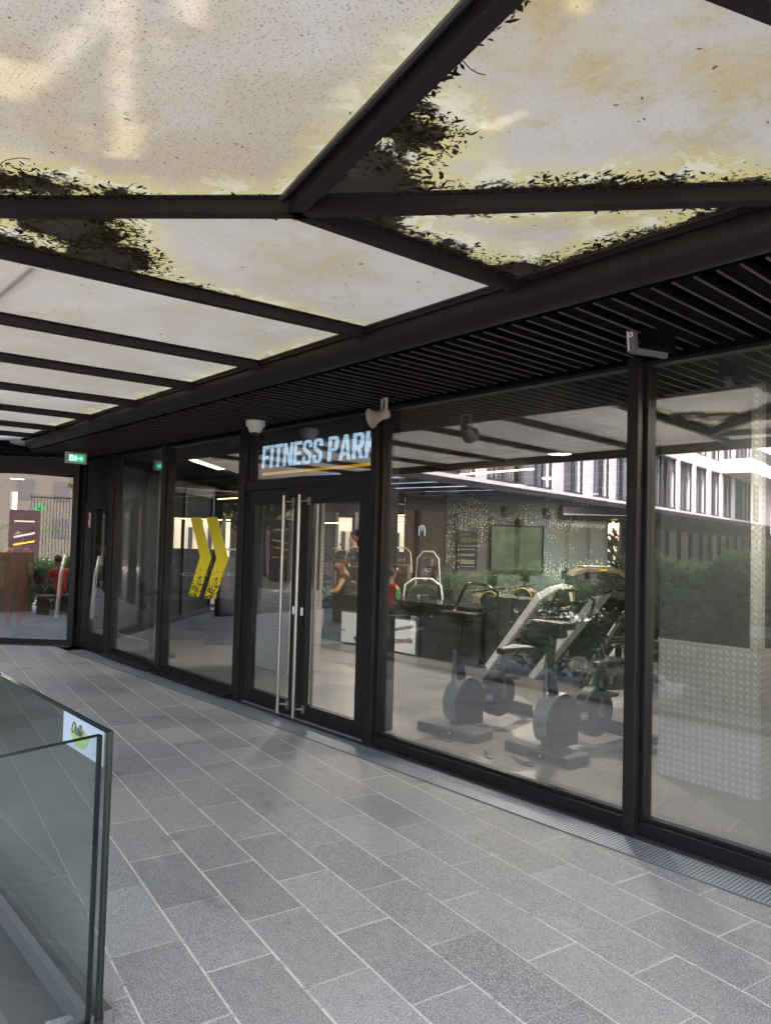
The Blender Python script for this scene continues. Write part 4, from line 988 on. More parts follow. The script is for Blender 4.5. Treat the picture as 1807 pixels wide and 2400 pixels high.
# ------------------------------------------------------------------ gym machines
def bike(label, loc, rz):
    t_ = thing('exercise_bike', label, 'exercise bike', loc, rz, 'upright exercise bikes at the window')
    def P(b_, n_, par=None, bev=0): 
        o = b_.build(n_, bevel=bev); o.parent = par or t_; return o
    b_ = mb(simple('bike_base_grey', (.085, .09, .10), .45) if 'bike_base_grey' not in MATS else MATS['bike_base_grey']); b_.box((-.31, -.13, 0), (.31, .12, .075)); bp = P(b_, 'front_base', bev=.015)
    b_ = mb(M_black); b_.box((-.06, -.137, .015), (.10, -.129, .06)); b_.tube([(.06, -.14, .038), (.06, -.131, .038)], .008, M_silver); P(b_, 'socket_plate', bp)
    b_ = mb(M_black); b_.box((-.06, .0, .06), (.06, .30, .14)); b_.disc((0, .13, .250), (1, 0, 0), .205, .13, n=40); P(b_, 'flywheel_housing', bev=.008)
    b_ = mb(M_shell)
    pts = [(.0, .13+.213*math.cos(a), .250+.213*math.sin(a)) for a in [math.pi*(1.22-.062*i) for i in range(14)]]
    for i in range(len(pts)-1): b_.bar(pts[i], pts[i+1], .15, .014, up=(1, 0, 0)) if False else b_.add([(-.068, *pts[i][1:]), (.068, *pts[i][1:]), (.068, *pts[i+1][1:]), (-.068, *pts[i+1][1:])], [(0, 1, 2, 3)], None, True)
    P(b_, 'silver_shell')
    b_ = mb(M_black); b_.disc((0, .56, .27), (1, 0, 0), .195, .11, n=40); P(b_, 'crank_housing')
    b_ = mb(M_black); b_.bar((0, .16, .26), (0, .56, .27), .115, .20); lb = P(b_, 'link_body', bev=.02)
    b_ = mb(M_logo); 
    for s in (-1, 1): b_.box((s*.0585-.001, .27, .235), (s*.0585+.001, .42, .242)); b_.box((s*.0585-.001, .27, .285), (s*.0585+.001, .42, .292)); b_.box((s*.0585-.001, .275, .25), (s*.0585+.001, .415, .278))
    P(b_, 'logo', lb)
    b_ = mb(M_gold)
    for s, a in ((-1, -1.5), (1, 1.6)):
        b_.disc((s*.075, .56, .27), (1, 0, 0), .035, .02, n=16); e_ = (s*.085, .56+.16*math.cos(a), .27+.16*math.sin(a)); b_.bar((s*.085, .56, .27), e_, .03, .016, up=(1, 0, 0))
    ck = P(b_, 'crank')
    b_ = mb(M_black)
    for s, a in ((-1, -1.5), (1, 1.6)): b_.box((s*.09, .51+.16*math.cos(a), .258+.16*math.sin(a)), (s*.20, .61+.16*math.cos(a), .282+.16*math.sin(a)))
    P(b_, 'pedal', ck)
    b_ = mb(M_black); b_.tube([(0, .08, .42), (0, .02, .70), (0, .06, .96)], [.040, .036, .034], n=12); P(b_, 'mast')
    b_ = mb(M_shell); b_.bar((0, -.03, .42), (0, -.022, .70), .022, .02, up=(0, 1, 0)); P(b_, 'mast_cover')
    b_ = mb(M_black); b_.box((-.15, -.04, .945), (.15, .16, 1.0)); b_.box((-.10, .02, .88), (.10, .12, .945)); cs = P(b_, 'console', bev=.025)
    b_ = mb(M_gold); b_.box((-.155, -.046, .995), (.155, .03, 1.009)); P(b_, 'console_trim', cs, .006)
    b_ = mb(M_blackg)
    for s in (-1, 1): b_.tube([(s*.13, .10, .98), (s*.20, .24, 1.06), (s*.19, .30, 1.17), (s*.10, .24, 1.23), (0, .20, 1.24)], .013, n=8)
    P(b_, 'handlebar')
    b_ = mb(M_black); b_.tube([(0, .58, .40), (0, .68, .61)], .032, n=10); sp = P(b_, 'seat_post')
    b_ = mb(M_black); b_.prism([(-.045, .58), (.045, .58), (.06, .75), (.14, .92), (.11, .98), (-.11, .98), (-.14, .92), (-.06, .75)], .60, .66); P(b_, 'saddle', bev=.02)
    b_ = mb(M_black); b_.bar((0, .58, .20), (0, 1.05, .07), .08, .07); b_.box((-.28, 1.0, 0), (.28, 1.1, .06)); P(b_, 'rear_base', bev=.015)
    return t_
bk1 = bike('exercise bike behind the window, nearer the entrance door', (-4.27, 4.62, .03), R(2))
bk2 = copy_tree(bk1); bk2.location = (-3.41, 4.70, .03); bk2.rotation_euler = (0, 0, R(-4)); bk2['label'] = 'exercise bike behind the window, nearer the right post'
def cable(pts, label):
    b_ = mb(M_rubber); b_.tube(pts, .0045, n=6); o = b_.build('power_cable', loc=pts[0]); tag(o, label, 'cable', 'cables on the gym floor')
def loopy(c, r, n_=22, seed=1):
    rr = random.Random(seed); return [(c[0]+r*math.cos(i*.5)*(1-.02*i)+rr.uniform(-.01, .01)+.006*i, c[1]-abs(r*.5*math.sin(i*.5))+.0, .035+.03*max(0, math.sin(i*.33))) for i in range(n_)]
cable(loopy((-4.25, 4.44, 0), .10), 'black coiled cable in front of the first bike')
cable(loopy((-3.45, 4.42, 0), .09, 24, 3), 'black coiled cable in front of the second bike')
cable([(-3.78, 4.42, .035), (-3.70, 4.36, .04), (-3.66, 4.30, .035), (-3.60, 4.30, .035)], 'short black cable end lying between the two bikes')

# stair climber with silver side rails
def climber():
    t_ = thing('stair_climber', 'tall stair climber with silver side rails and a champagne coloured console', 'gym machine', (-5.2, 7.2, .03))
    B1, B2 = at(1148, 1566, 9.4), at(1250, 1590, 8.95); T1, T2 = at(1272, 1396, 8.4), at(1418, 1385, 7.85)
    def pr(b_, n_, par=None, bev=0):
        o = b_.build(n_, bevel=bev, loc=(-5.2, 7.2, .03)); o.parent = par or t_; o.location = (0, 0, 0); return o
    for a, c, e_ in ((B1, T1, at(1325, 1385, 8.2)), (B2, T2, at(1452, 1384, 7.6))):
        b_ = mb(M_silver); s_ = (c-a).normalized()
        b_.bar(a, c, .12, .10); b_.bar(c, c+(e_-c)*.5+Vector((0, 0, .05)), .11, .08); b_.bar(c+(e_-c)*.5+Vector((0, 0, .05)), e_+Vector((0, 0, .05)), .10, .06); rl_ = pr(b_, 'side_rail', bev=.012)
        b_ = mb(M_black); off = s_.cross(Vector((0, 0, 1))).normalized()*.0; up_ = (CU*.056)
        b_.bar(a-CF*.045+up_*.1, c-CF*.045+up_*.1, .012, .012); pr(b_, 'rail_groove', rl_)
    b_ = mb(M_black)
    for i in range(11):
        f_ = (i+.5)/11; a, c = B1.lerp(T1, f_), B2.lerp(T2, f_); dn = Vector((0, 0, -.08)); a, c = a+dn+CF*.15, c+dn+CF*.15
        b_.bar(a, c, .22, .03)
    pr(b_, 'step', bev=.004)
    b_ = mb(M_dark)
    a, c = B2+CR*.35+CF*.3, T2+CR*.12+CF*.25
    b_.bar(a, c, .40, .30); pr(b_, 'body', bev=.02)
    b_ = mb(M_blackg)
    cc = at(1412, 1362, 7.5); ux_ = Vector((CR.x, CR.y, 0)).normalized(); uy_ = Vector((CF.x, CF.y, 0)).normalized()
    Mx = Matrix((ux_, uy_, Vector((0, 0, 1)))).transposed().to_4x4(); Mx.translation = cc
    b_.M = Mx
    prof = [(-.29, .04), (-.25, .09), (-.15, .11), (.0, .115), (.16, .10), (.27, .03), (.32, -.06), (.28, -.09), (.12, -.10), (0, -.14), (-.10, -.16), (-.20, -.10), (-.27, -.04)]
    b_.prism([(x, z) for x, z in prof], -.02, .30, M=Matrix(((1, 0, 0, 0), (0, 0, 1, 0), (0, 1, 0, 0), (0, 0, 0, 1)))); co = pr(b_, 'console', bev=.02)
    b_ = mb(M_gold, Mx); b_.prism([(-.30, .045), (-.26, .10), (-.15, .125), (0, .13), (.16, .115), (.28, .04), (.34, -.06), (.31, -.065), (.24, .02), (.14, .075), (0, .092), (-.15, .088), (-.24, .065)], -.035, .30, M=Matrix(((1, 0, 0, 0), (0, 0, 1, 0), (0, 1, 0, 0), (0, 0, 0, 1)))); b_.box((-.04, -.04, .10), (.03, -.034, .118), M_yellow); b_.box((-.17, .0, .12), (.12, .28, .145)); pr(b_, 'console_shell', co, .01)
    for s in (0, 1):
        b_ = mb(M_silver); a = [T1, T2][s]
        b_.tube([a+Vector((0, 0, .03)), a+CR*.14+Vector((0, 0, .10)), a+CR*.30+Vector((0, 0, .06)), a+CR*.36+Vector((0, 0, -.25))], .02, n=8); pr(b_, 'handrail')
climber()
# curved treadmills at the right
def curved(label, c, s, ang, group='curved treadmills'):
    t_ = thing('curved_treadmill', label, 'treadmill', c, ang, group)
    L = 1.7*s
    prof = [(-L/2+L*i/16, .16*s+.20*s*((2*i/16-1)**2)) for i in range(17)]
    b_ = mb(M_tread)
    poly = prof+[(L/2, .10*s), (-L/2, .10*s)]
    for y in (-.42*s, .36*s): b_.prism(poly, y, y+.06*s, M=Matrix(((1, 0, 0, 0), (0, 0, 1, 0), (0, 1, 0, 0), (0, 0, 0, 1))))
    o = b_.build('side_panel', bevel=.01); o.parent = t_
    b_ = mb(M_rubber)
    for i in range(16):
        (x0, z0), (x1, z1) = prof[i], prof[i+1]; b_.add([(x0+.004, -.36*s, z0-.01), (x1-.004, -.36*s, z1-.01), (x1-.004, .36*s, z1-.01), (x0+.004, .36*s, z0-.01)], [(0, 1, 2, 3)])
    o = b_.build('slat_belt'); o.parent = t_
    b_ = mb(M_black); b_.box((-L/2, -.45*s, 0), (-L/2+.15, .45*s, .12*s)); b_.box((L/2-.15, -.45*s, 0), (L/2, .45*s, .12*s)); o = b_.build('foot', bevel=.01); o.parent = t_
    b_ = mb(M_black)
    for y in (-.40*s, .40*s): b_.bar((-.5*s, y, .3*s), (-.75*s, y, 1.15*s), .05, .10); b_.bar((-.75*s, y, 1.15*s), (.1*s, y, .95*s), .05, .06)
    b_.bar((-.75*s, -.4*s, 1.15*s), (-.75*s, .4*s, 1.15*s), .12, .14); o = b_.build('handrail', bevel=.01); o.parent = t_
    return t_
q = onz(1415, 1600, .03); curved('silver curved treadmill, the nearer one behind the second bike', (q.x+.25, q.y+.5, .03), 1.0, R(30))
q = onz(1490, 1540, .03); curved('silver curved treadmill, the farther one by the right post', (q.x+.5, q.y+.5, .03), 1.0, R(38))
# machines with round, yellow-rimmed drums
def drum(label, px, py, dep, s=1.0):
    c = at(px, py, dep); t_ = thing('rowing_machine', label, 'rowing machine', (c.x, c.y, .03), 0, 'machines with yellow-rimmed drums')
    f_ = -CF.copy(); f_.z = 0; f_.normalize(); r_ = Vector((CR.x, CR.y, 0)).normalized(); z = c.z-.03; up = Vector((0, 0, 1))
    ax_ = (f_*.75-r_*.6).normalized()
    def pr(b_, n_, par=None, bev=0): o = b_.build(n_, bevel=bev); o.parent = par or t_; return o
    b_ = mb(M_black); b_.disc(up*z, ax_, .165*s, .12, n=32); d_ = pr(b_, 'drum')
    b_ = mb(M_yellow); b_.torus(up*z+ax_*.062, .160*s, .0065*s, ax_); pr(b_, 'yellow_rim', d_)
    b_ = mb(M_gold); b_.torus(up*z-ax_*.05, .165*s, .012, ax_); pr(b_, 'drum_trim', d_)
    b_ = mb(M_black); b_.bar(up*z-f_*.1+r_*.1, r_*.55+f_*.1+up*(z-.42), .16, .20); b_.bar(r_*.2+up*(z-.1), -r_*.25+up*.05, .12, .14); pr(b_, 'frame', bev=.02)
    b_ = mb(M_black); b_.tube([up*z-r_*.30+up*.14, up*(z+.22)+r_*.18], .014); b_.box((-.04, -.01, .0), (.04, .01, .13), M=Matrix.Translation(up*(z+.24)+r_*.02)); b_.tube([up*(z+.20), up*(z+.42)], .018); pr(b_, 'monitor_arm')
    b_ = mb(M_blackg); b_.box((-.07, -.012, 0), (.07, .012, .12), M=Matrix.Translation(up*(z+.26)) @ Matrix.Rotation(YAW, 4, 'Z')); pr(b_, 'monitor')
    b_ = mb(M_black); b_.bar(-r_*.2+up*.25, r_*.9+up*.25+f_*.3, .07, .09); b_.box((-.16, -.12, .30), (.16, .12, .36)); b_.box((-.25, -.05, 0), (.25, .05, .05)); b_.tube([up*.05, up*(z-.1)], .045); pr(b_, 'seat_rail', bev=.008)
for lab, px, py, dep in (('rowing machine with yellow-rimmed drum, nearest the entrance', 1152, 1413, 10.5), ('rowing machine with yellow-rimmed drum under the screen', 1228, 1404, 11), ('rowing machine whose drum shows beside the climber console', 1326, 1399, 11), ('rowing machine half hidden by the right post', 1450, 1410, 10.4)): drum(lab, px, py, dep)
# seated machines with round shouldered pads
def seated(label, px, py, dep, w_, h_, arch=False):
    c = at(px, py, dep); t_ = thing('seated_machine', label, 'gym machine', (c.x, c.y, .03), math.atan2(CR.y, CR.x), 'seated machines with padded backs')
    z = c.z-.03
    def pr(b_, n_, par=None, bev=0): o = b_.build(n_, bevel=bev); o.parent = par or t_; return o
    b_ = mb(simple('pad_vinyl', (.035, .034, .033), .45) if 'pad_vinyl' not in MATS else MATS['pad_vinyl'])
    poly = [(-w_/2, -h_/2), (w_/2, -h_/2), (w_/2, h_*.25), (w_*.36, h_*.45), (w_*.2, h_/2), (-w_*.2, h_/2), (-w_*.36, h_*.45), (-w_/2, h_*.25)]
    b_.prism(poly, -.06, .06, M=Matrix(((1, 0, 0, 0), (0, 0, 1, 0), (0, 1, 0, z), (0, 0, 0, 1)))); pd = pr(b_, 'backrest', bev=.02)
    b_ = mb(M_logo); b_.box((-w_*.2, -.0625, z+.01), (w_*.2, -.0605, z+.018)); b_.box((-w_*.15, -.0625, z-.03), (w_*.2, -.0605, z-.022)); b_.box((-w_*.2, -.0625, z-.02), (-w_*.1, -.0605, z+.004)); pr(b_, 'logo', pd)
    b_ = mb(M_black); b_.box((-w_*.45, -.45, z-h_/2-.12), (w_*.45, .0, z-h_/2-.04)); pr(b_, 'seat', bev=.02)
    b_ = mb(M_black); b_.box((-.05, -.05, 0), (.05, .08, z)); b_.box((-.3, -.5, 0), (.3, .3, .07)); b_.box((w_*.5+.05, .1, 0), (w_*.5+.25, .35, z+h_*.3)); pr(b_, 'frame', bev=.01)
    if arch:
        b_ = mb(M_silver); b_.tube([(-w_*.7, .05, z-h_*.8), (-w_*.62, .05, z+h_*.45), (-w_*.3, .05, z+h_*.75), (w_*.3, .05, z+h_*.75), (w_*.62, .05, z+h_*.45), (w_*.75, .05, z-h_*.8)], .014, n=8); pr(b_, 'tube_arch')
seated('dark padded seat the woman in the cap leans on', 815, 1388, 12.5, .36, .38)
seated('dark padded seat with pale logo right of the bare arm', 991, 1396, 11.3, .44, .34, True)
seated('small padded seat above the cap of the seated woman', 803, 1306, 14.5, .28, .26)
seated('padded seat seen through the door beside the steel bar', 762, 1322, 13, .30, .42)
seated('padded seat right of the cap, dark with silver tubes', 832, 1306, 14, .25, .24, True)
seated('padded seat with a silver arch in the white window', 940, 1312, 14, .28, .30, True)
seated('padded seat with a silver arch left of the bronze wall', 1003, 1335, 13, .30, .42, True)
seated('dark padded seat left of the chevrons', 384, 1320, 13.0, .35, .5)
seated('dark padded seat behind the left chevron', 442, 1345, 12.0, .5, .55)
seated('dark padded seat between chevrons and entrance', 548, 1345, 11.5, .45, .5, True)
# dark partition run and low equipment behind the chevrons
b = mb(M_black); a, c = at(392, 1340, 12.6), at(578, 1345, 12.0)
b.bar((a.x, a.y, .5), (c.x, c.y, .5), .5, .95); o = b.build('low_partition', bevel=.01); tag(o, 'low black partition behind the chevron pane', 'partition')
rk = thing('cable_tower', 'teal framed cable tower against the far windows behind the chevrons', 'gym machine', at(542, 1300, 15).to_tuple()[:2]+(.03,), math.atan2(CR.y, CR.x))
b = mb(M_teal); b.box((-.2, 0, 0), (-.14, .08, 2.0)); b.box((-.2, 0, 1.95), (.45, .08, 2.03)); o = b.build('frame'); o.parent = rk
b = mb(M_black); b.box((-.04, .02, .0), (.22, .12, 1.95)); o = b.build('weight_stack'); o.parent = rk
# weight-plate machine at the grey column
wm = thing('weight_plate_rack', 'black weight plates on a rack at the edge of the broad grey column', 'weights', at(360, 1400, 9.8).to_tuple()[:2]+(.03,))
b = mb(M_black); b.tube([(0, 0, 0), (0, 0, 1.2)], .03); b.box((-.3, -.2, 0), (.3, .2, .05)); b.bar((-.2, 0, .8), (.25, 0, .85), .05, .05); o = b.build('frame'); o.parent = wm
for i, (dx, z) in enumerate(((-.10, .87), (-.08, .70))):
    b = mb(M_blackg); f_ = -CF; b.disc((dx, -.1, z), (-.2, -.9, 0), .10, .05, n=24); o = b.build('plate', bevel=0); o.parent = wm
bx_ = at(325, 1486, 9.0)
b = mb(M_black); bp = onz(325, 1492, .03); b.box((bp.x-.08, bp.y-.06, .031), (bp.x+.08, bp.y+.06, .12)); o = b.build('floor_socket_box', bevel=.01, loc=(bp.x, bp.y, .03)); tag(o, 'small dark box on the gym floor before the grey column', 'box')

# reception counter with the reflected board
ct = thing('reception_counter', 'low black counter running behind the entrance', 'counter', (-8, 7.28, .03))
b = mb(M_black); b.box((-10.6, 7.30, .03), (-6.35, 7.9, .74)); part(b, 'body', ct, bevel=.006)
b = mb(M_blackg); b.box((-10.65, 7.22, .745), (-6.3, 7.95, .79)); part(b, 'top', ct, bevel=.006)
b = mb(M_dark)
for i in range(5): b.box((-6.34+i*.0, 7.3, .03), (-6.33, 7.9, .74))
for i in range(4): b.box((-6.30+i*.22, 7.35, .03), (-6.12+i*.22, 7.8, .95))
part(b, 'locker', ct, bevel=.006)
M = Matrix.Translation((8, -7.28, -.03)) @ wallM((-9.62, 7.296, .30), (0, 0, 1), (-1, 0, 0)); text('lettering', 'FITNESS PARK', .09, M_logo, M, ct)
# reflection of an outdoor panel, built as a board with mirrored words
q0, q1 = ony(974, 1535, 7.25), ony(974, 1455, 7.25); ql = ony(799.7, 1500, 7.25)
bd = thing('reflected_board', 'reflection of a white panel with French words, built as a reversed board on the black counter', 'board', (q0.x, 7.25, q0.z))
zb, zt = q0.z, q1.z
b = mb(M_paper); b.box((ql.x, 7.245, zb), (q0.x, 7.275, zt)); part(b, 'board', bd, bevel=.002)  # face of the reflected panel
b = mb(M_rail); b.box((q0.x, 7.238, zb-.01), (q0.x+.015, 7.28, zt+.01)); b.box((ql.x, 7.238, zt), (q0.x, 7.28, zt+.012)); part(b, 'edge', bd)
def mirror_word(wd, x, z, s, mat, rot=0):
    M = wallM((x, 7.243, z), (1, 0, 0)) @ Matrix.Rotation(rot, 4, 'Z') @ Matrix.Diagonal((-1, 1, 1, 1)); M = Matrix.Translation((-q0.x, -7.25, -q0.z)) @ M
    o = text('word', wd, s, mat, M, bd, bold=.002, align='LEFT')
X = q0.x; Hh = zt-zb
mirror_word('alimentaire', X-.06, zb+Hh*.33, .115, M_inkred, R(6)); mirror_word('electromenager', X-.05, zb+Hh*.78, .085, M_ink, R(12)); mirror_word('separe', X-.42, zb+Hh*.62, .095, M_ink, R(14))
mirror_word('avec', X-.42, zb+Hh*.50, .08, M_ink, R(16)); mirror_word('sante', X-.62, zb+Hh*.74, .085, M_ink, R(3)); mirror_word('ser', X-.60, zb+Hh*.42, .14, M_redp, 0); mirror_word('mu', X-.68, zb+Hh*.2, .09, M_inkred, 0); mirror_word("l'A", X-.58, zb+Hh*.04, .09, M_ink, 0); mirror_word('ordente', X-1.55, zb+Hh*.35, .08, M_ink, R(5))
# wood box by the counter
# feature-wall fittings
MF = Matrix((ud, nd_, Vector((0, 0, 1)))).transposed().to_4x4(); MF.translation = Vector((A0.x, A0.y, 0))
def fx(px, py): 
    d_ = ray(px, py); o0 = Vector((A0.x, A0.y, 0)); t_ = ((o0-CAM).dot(nd_))/d_.dot(nd_); P = CAM+d_*t_; return (P-o0).dot(ud), P.z
(tx0, tz1), (tx1, tz0) = fx(1149, 1230), fx(1271, 1344)
tv = thing('wall_screen', 'large black-framed screen with a green picture on the dotted wall', 'screen', MF @ Vector(((tx0+tx1)/2, 0, tz0)), math.atan2(ud.y, ud.x))
hw = (tx1-tx0)/2; hh = tz1-tz0
b = mb(M_blackg); b.box((-hw, -.06, 0), (hw, -.01, hh)); o = b.build('bezel', bevel=.005); o.parent = tv
b = mb(M_screen); b.box((-hw+.03, -.063, .05), (hw-.03, -.0605, hh-.03)); o = b.build('display'); o.parent = tv
(px0, pz1), (px1, pz0) = fx(1070, 1244), fx(1117, 1337)
ps = thing('wall_poster', 'tall dark SKILLROW poster with gold and white text left of the screen', 'poster', MF @ Vector(((px0+px1)/2, 0, pz0)), math.atan2(ud.y, ud.x))
hw2 = (px1-px0)/2; h2 = pz1-pz0
b = mb(M_blackg); b.box((-hw2, -.02, 0), (hw2, -.005, h2)); o = b.build('sheet'); o.parent = ps
def ptext(body, x, z, s, mat, sx=1): text('print', body, s, mat, wallM((x, -.022, z), (1, 0, 0)), ps, sx=sx)
ptext('SKILLROW', -hw2*.55, h2*.72, .10, M_gold, .62); ptext('OUR SKILLS', -hw2*.45, h2*.90, .03, M_logo); ptext('FOR WORKOUT BEGINNERS', -hw2*.85, h2*.60, .038, M_logo, .8)
b = mb(M_logo)
for z, n_ in ((.50, 1), (.37, 2), (.22, 4), (.06, 1)):
    b.box((-hw2*.85, -.023, h2*z), (-hw2*.72, -.021, h2*(z+.035)), M_yellow)
    for k in range(n_): b.box((-hw2*.6, -.023, h2*(z+.03)-k*.022), (hw2*(.8-.1*(k % 2)), -.021, h2*(z+.03)-k*.022+.010))
o = b.build('text_lines'); o.parent = ps
(ax0, az1), (ax1, az0) = fx(1325, 1188), fx(1425, 1216)
ac = thing('ceiling_heater', 'long black heater unit above the right end of the dotted wall', 'heater', MF @ Vector(((ax0+ax1)/2, 0, az0)), math.atan2(ud.y, ud.x))
b = mb(M_black); b.box((-.55, -.30, 0), (1.2, -.05, .22)); o = b.build('casing', bevel=.03); o.parent = ac
b = mb(M_silver); b.box((-.5, -.305, .05), (1.15, -.30, .06)); o = b.build('trim'); o.parent = ac
(wx0, wz0), _ = fx(1418, 1237), 0
wt = text('wall_lettering', 'approchable', .13, M_logo, MF @ wallM((0, 0, 0), (1, 0, 0)).copy() @ Matrix.Translation((wx0, wz0, .004)) @ Matrix.Diagonal((-1, 1, 1, 1)), None, bold=.002); tag(wt, 'small pale reversed lettering on the dotted wall right of the screen', 'lettering')
for i, (px, py, lab) in enumerate(((1182, 1200, 'black spotlight on the ceiling left of the screen top'), (1280, 1204, 'black spotlight on the ceiling right of the screen top'))):
    c = at(px, py, 13.2); t_ = thing('spotlight', lab, 'spotlight', c.to_tuple(), 0, 'ceiling spotlights')
    b = mb(M_black); b.disc((0, 0, 0), (.5, -.5, -.5), .07, .2, n=16); b.tube([(0, 0, 0), (0, 0, 2.7-c.z)], .012); o = b.build('body'); o.parent = t_
b = mb(M_copper); c = ony(900, 1215, 4.28); 
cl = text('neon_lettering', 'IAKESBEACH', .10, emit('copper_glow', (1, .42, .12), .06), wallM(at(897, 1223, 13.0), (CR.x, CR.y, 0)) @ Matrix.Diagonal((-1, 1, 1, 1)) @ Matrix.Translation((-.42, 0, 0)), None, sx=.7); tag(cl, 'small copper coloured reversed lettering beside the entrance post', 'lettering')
lp = at(989, 1243, 12.5); t_ = thing('neon_lamp', 'small horseshoe shaped white neon on the bronze wall', 'lamp', lp.to_tuple(), math.atan2(CR.y, CR.x))
b = mb(E_led); b.tube([(-.045, 0, -.09), (-.05, 0, .02), (-.035, 0, .065), (0, 0, .08), (.035, 0, .065), (.05, 0, .02), (.045, 0, -.09)], .007); b.torus((0, 0, .02), .02, .004, (0, 1, 0)); o = b.build('tube'); o.parent = t_
# lamps
def lamp_round(px, py, z, r, lab):
    c = onz(px, py, z); b_ = mb(E_spot); b_.disc(c, (0, 0, 1), r, .02, n=24); o = b_.build('ceiling_lamp', loc=c.to_tuple()); tag(o, lab, 'lamp', 'round ceiling lamps'); return c
for px, py, r, lab in ((1089, 1135, .10, 'round ceiling lamp above the entrance side of the bikes'), (1285, 1121, .10, 'round ceiling lamp in the middle of the bike window'), (1406, 1153, .09, 'round ceiling lamp near the right post'), (418, 1186, .16, 'round warm ceiling lamp left of the chevrons'), (381, 1180, .16, 'round warm ceiling lamp beside the broad column')):
    c = lamp_round(px, py, 2.66, r, lab)
b = mb(E_spot); b.disc((-1.55, 4.45, 2.68), (0, 0, 1), .09, .02, n=24); o = b.build('ceiling_lamp', loc=(-1.55, 4.45, 2.68)); tag(o, 'round ceiling lamp over the tread plate column', 'lamp', 'round ceiling lamps')
def lamp_line(a, c, lab, w_=.022):
    b_ = mb(E_warm); b_.bar(a, c, w_, .02); o = b_.build('linear_lamp', loc=a.to_tuple()); tag(o, lab, 'lamp', 'linear ceiling lamps')
lamp_line(onz(1070, 1113, 2.64), onz(1250, 1099, 2.64), 'warm linear lamp above the bikes')
lamp_line(onz(511, 1170, 2.55), onz(572, 1166, 2.55), 'warm linear lamp left of the entrance post')
lamp_line(at(925, 1208, 15), at(982, 1208, 15), 'warm linear lamp above the white window')
lamp_line(at(925, 1219, 16), at(980, 1219, 16), 'lower yellow linear lamp on top of the white window', .03)
lamp_line(at(390, 1214, 18), at(567, 1220, 18), 'long warm linear lamp over the far windows')
lamp_line(at(756, 1226, 17), at(794, 1226, 17), 'yellow linear lamp seen through the door')
# the lamps' light in the hall; unseen fills added at corner, counter and climber
for x, y, e in ((-1.55, 4.45, 3.0), (-13.2, 3.6, 4), (-6.8, 8.6, 9), (-7.9, 6.2, 8), (-11.5, 10.0, 10), (-4.2, 5.9, 8), (-6.9, 10.6, 14)):
    L_ = bpy.data.lights.new('hall_lamp_fill', 'AREA'); L_.energy = e*1.25; L_.shape = 'DISK'; L_.size = .22; L_.color = (1, .90, .76); lo = bpy.data.objects.new('hall_lamp_fill', L_); C.objects.link(lo); lo.location = (x, y, 2.48)

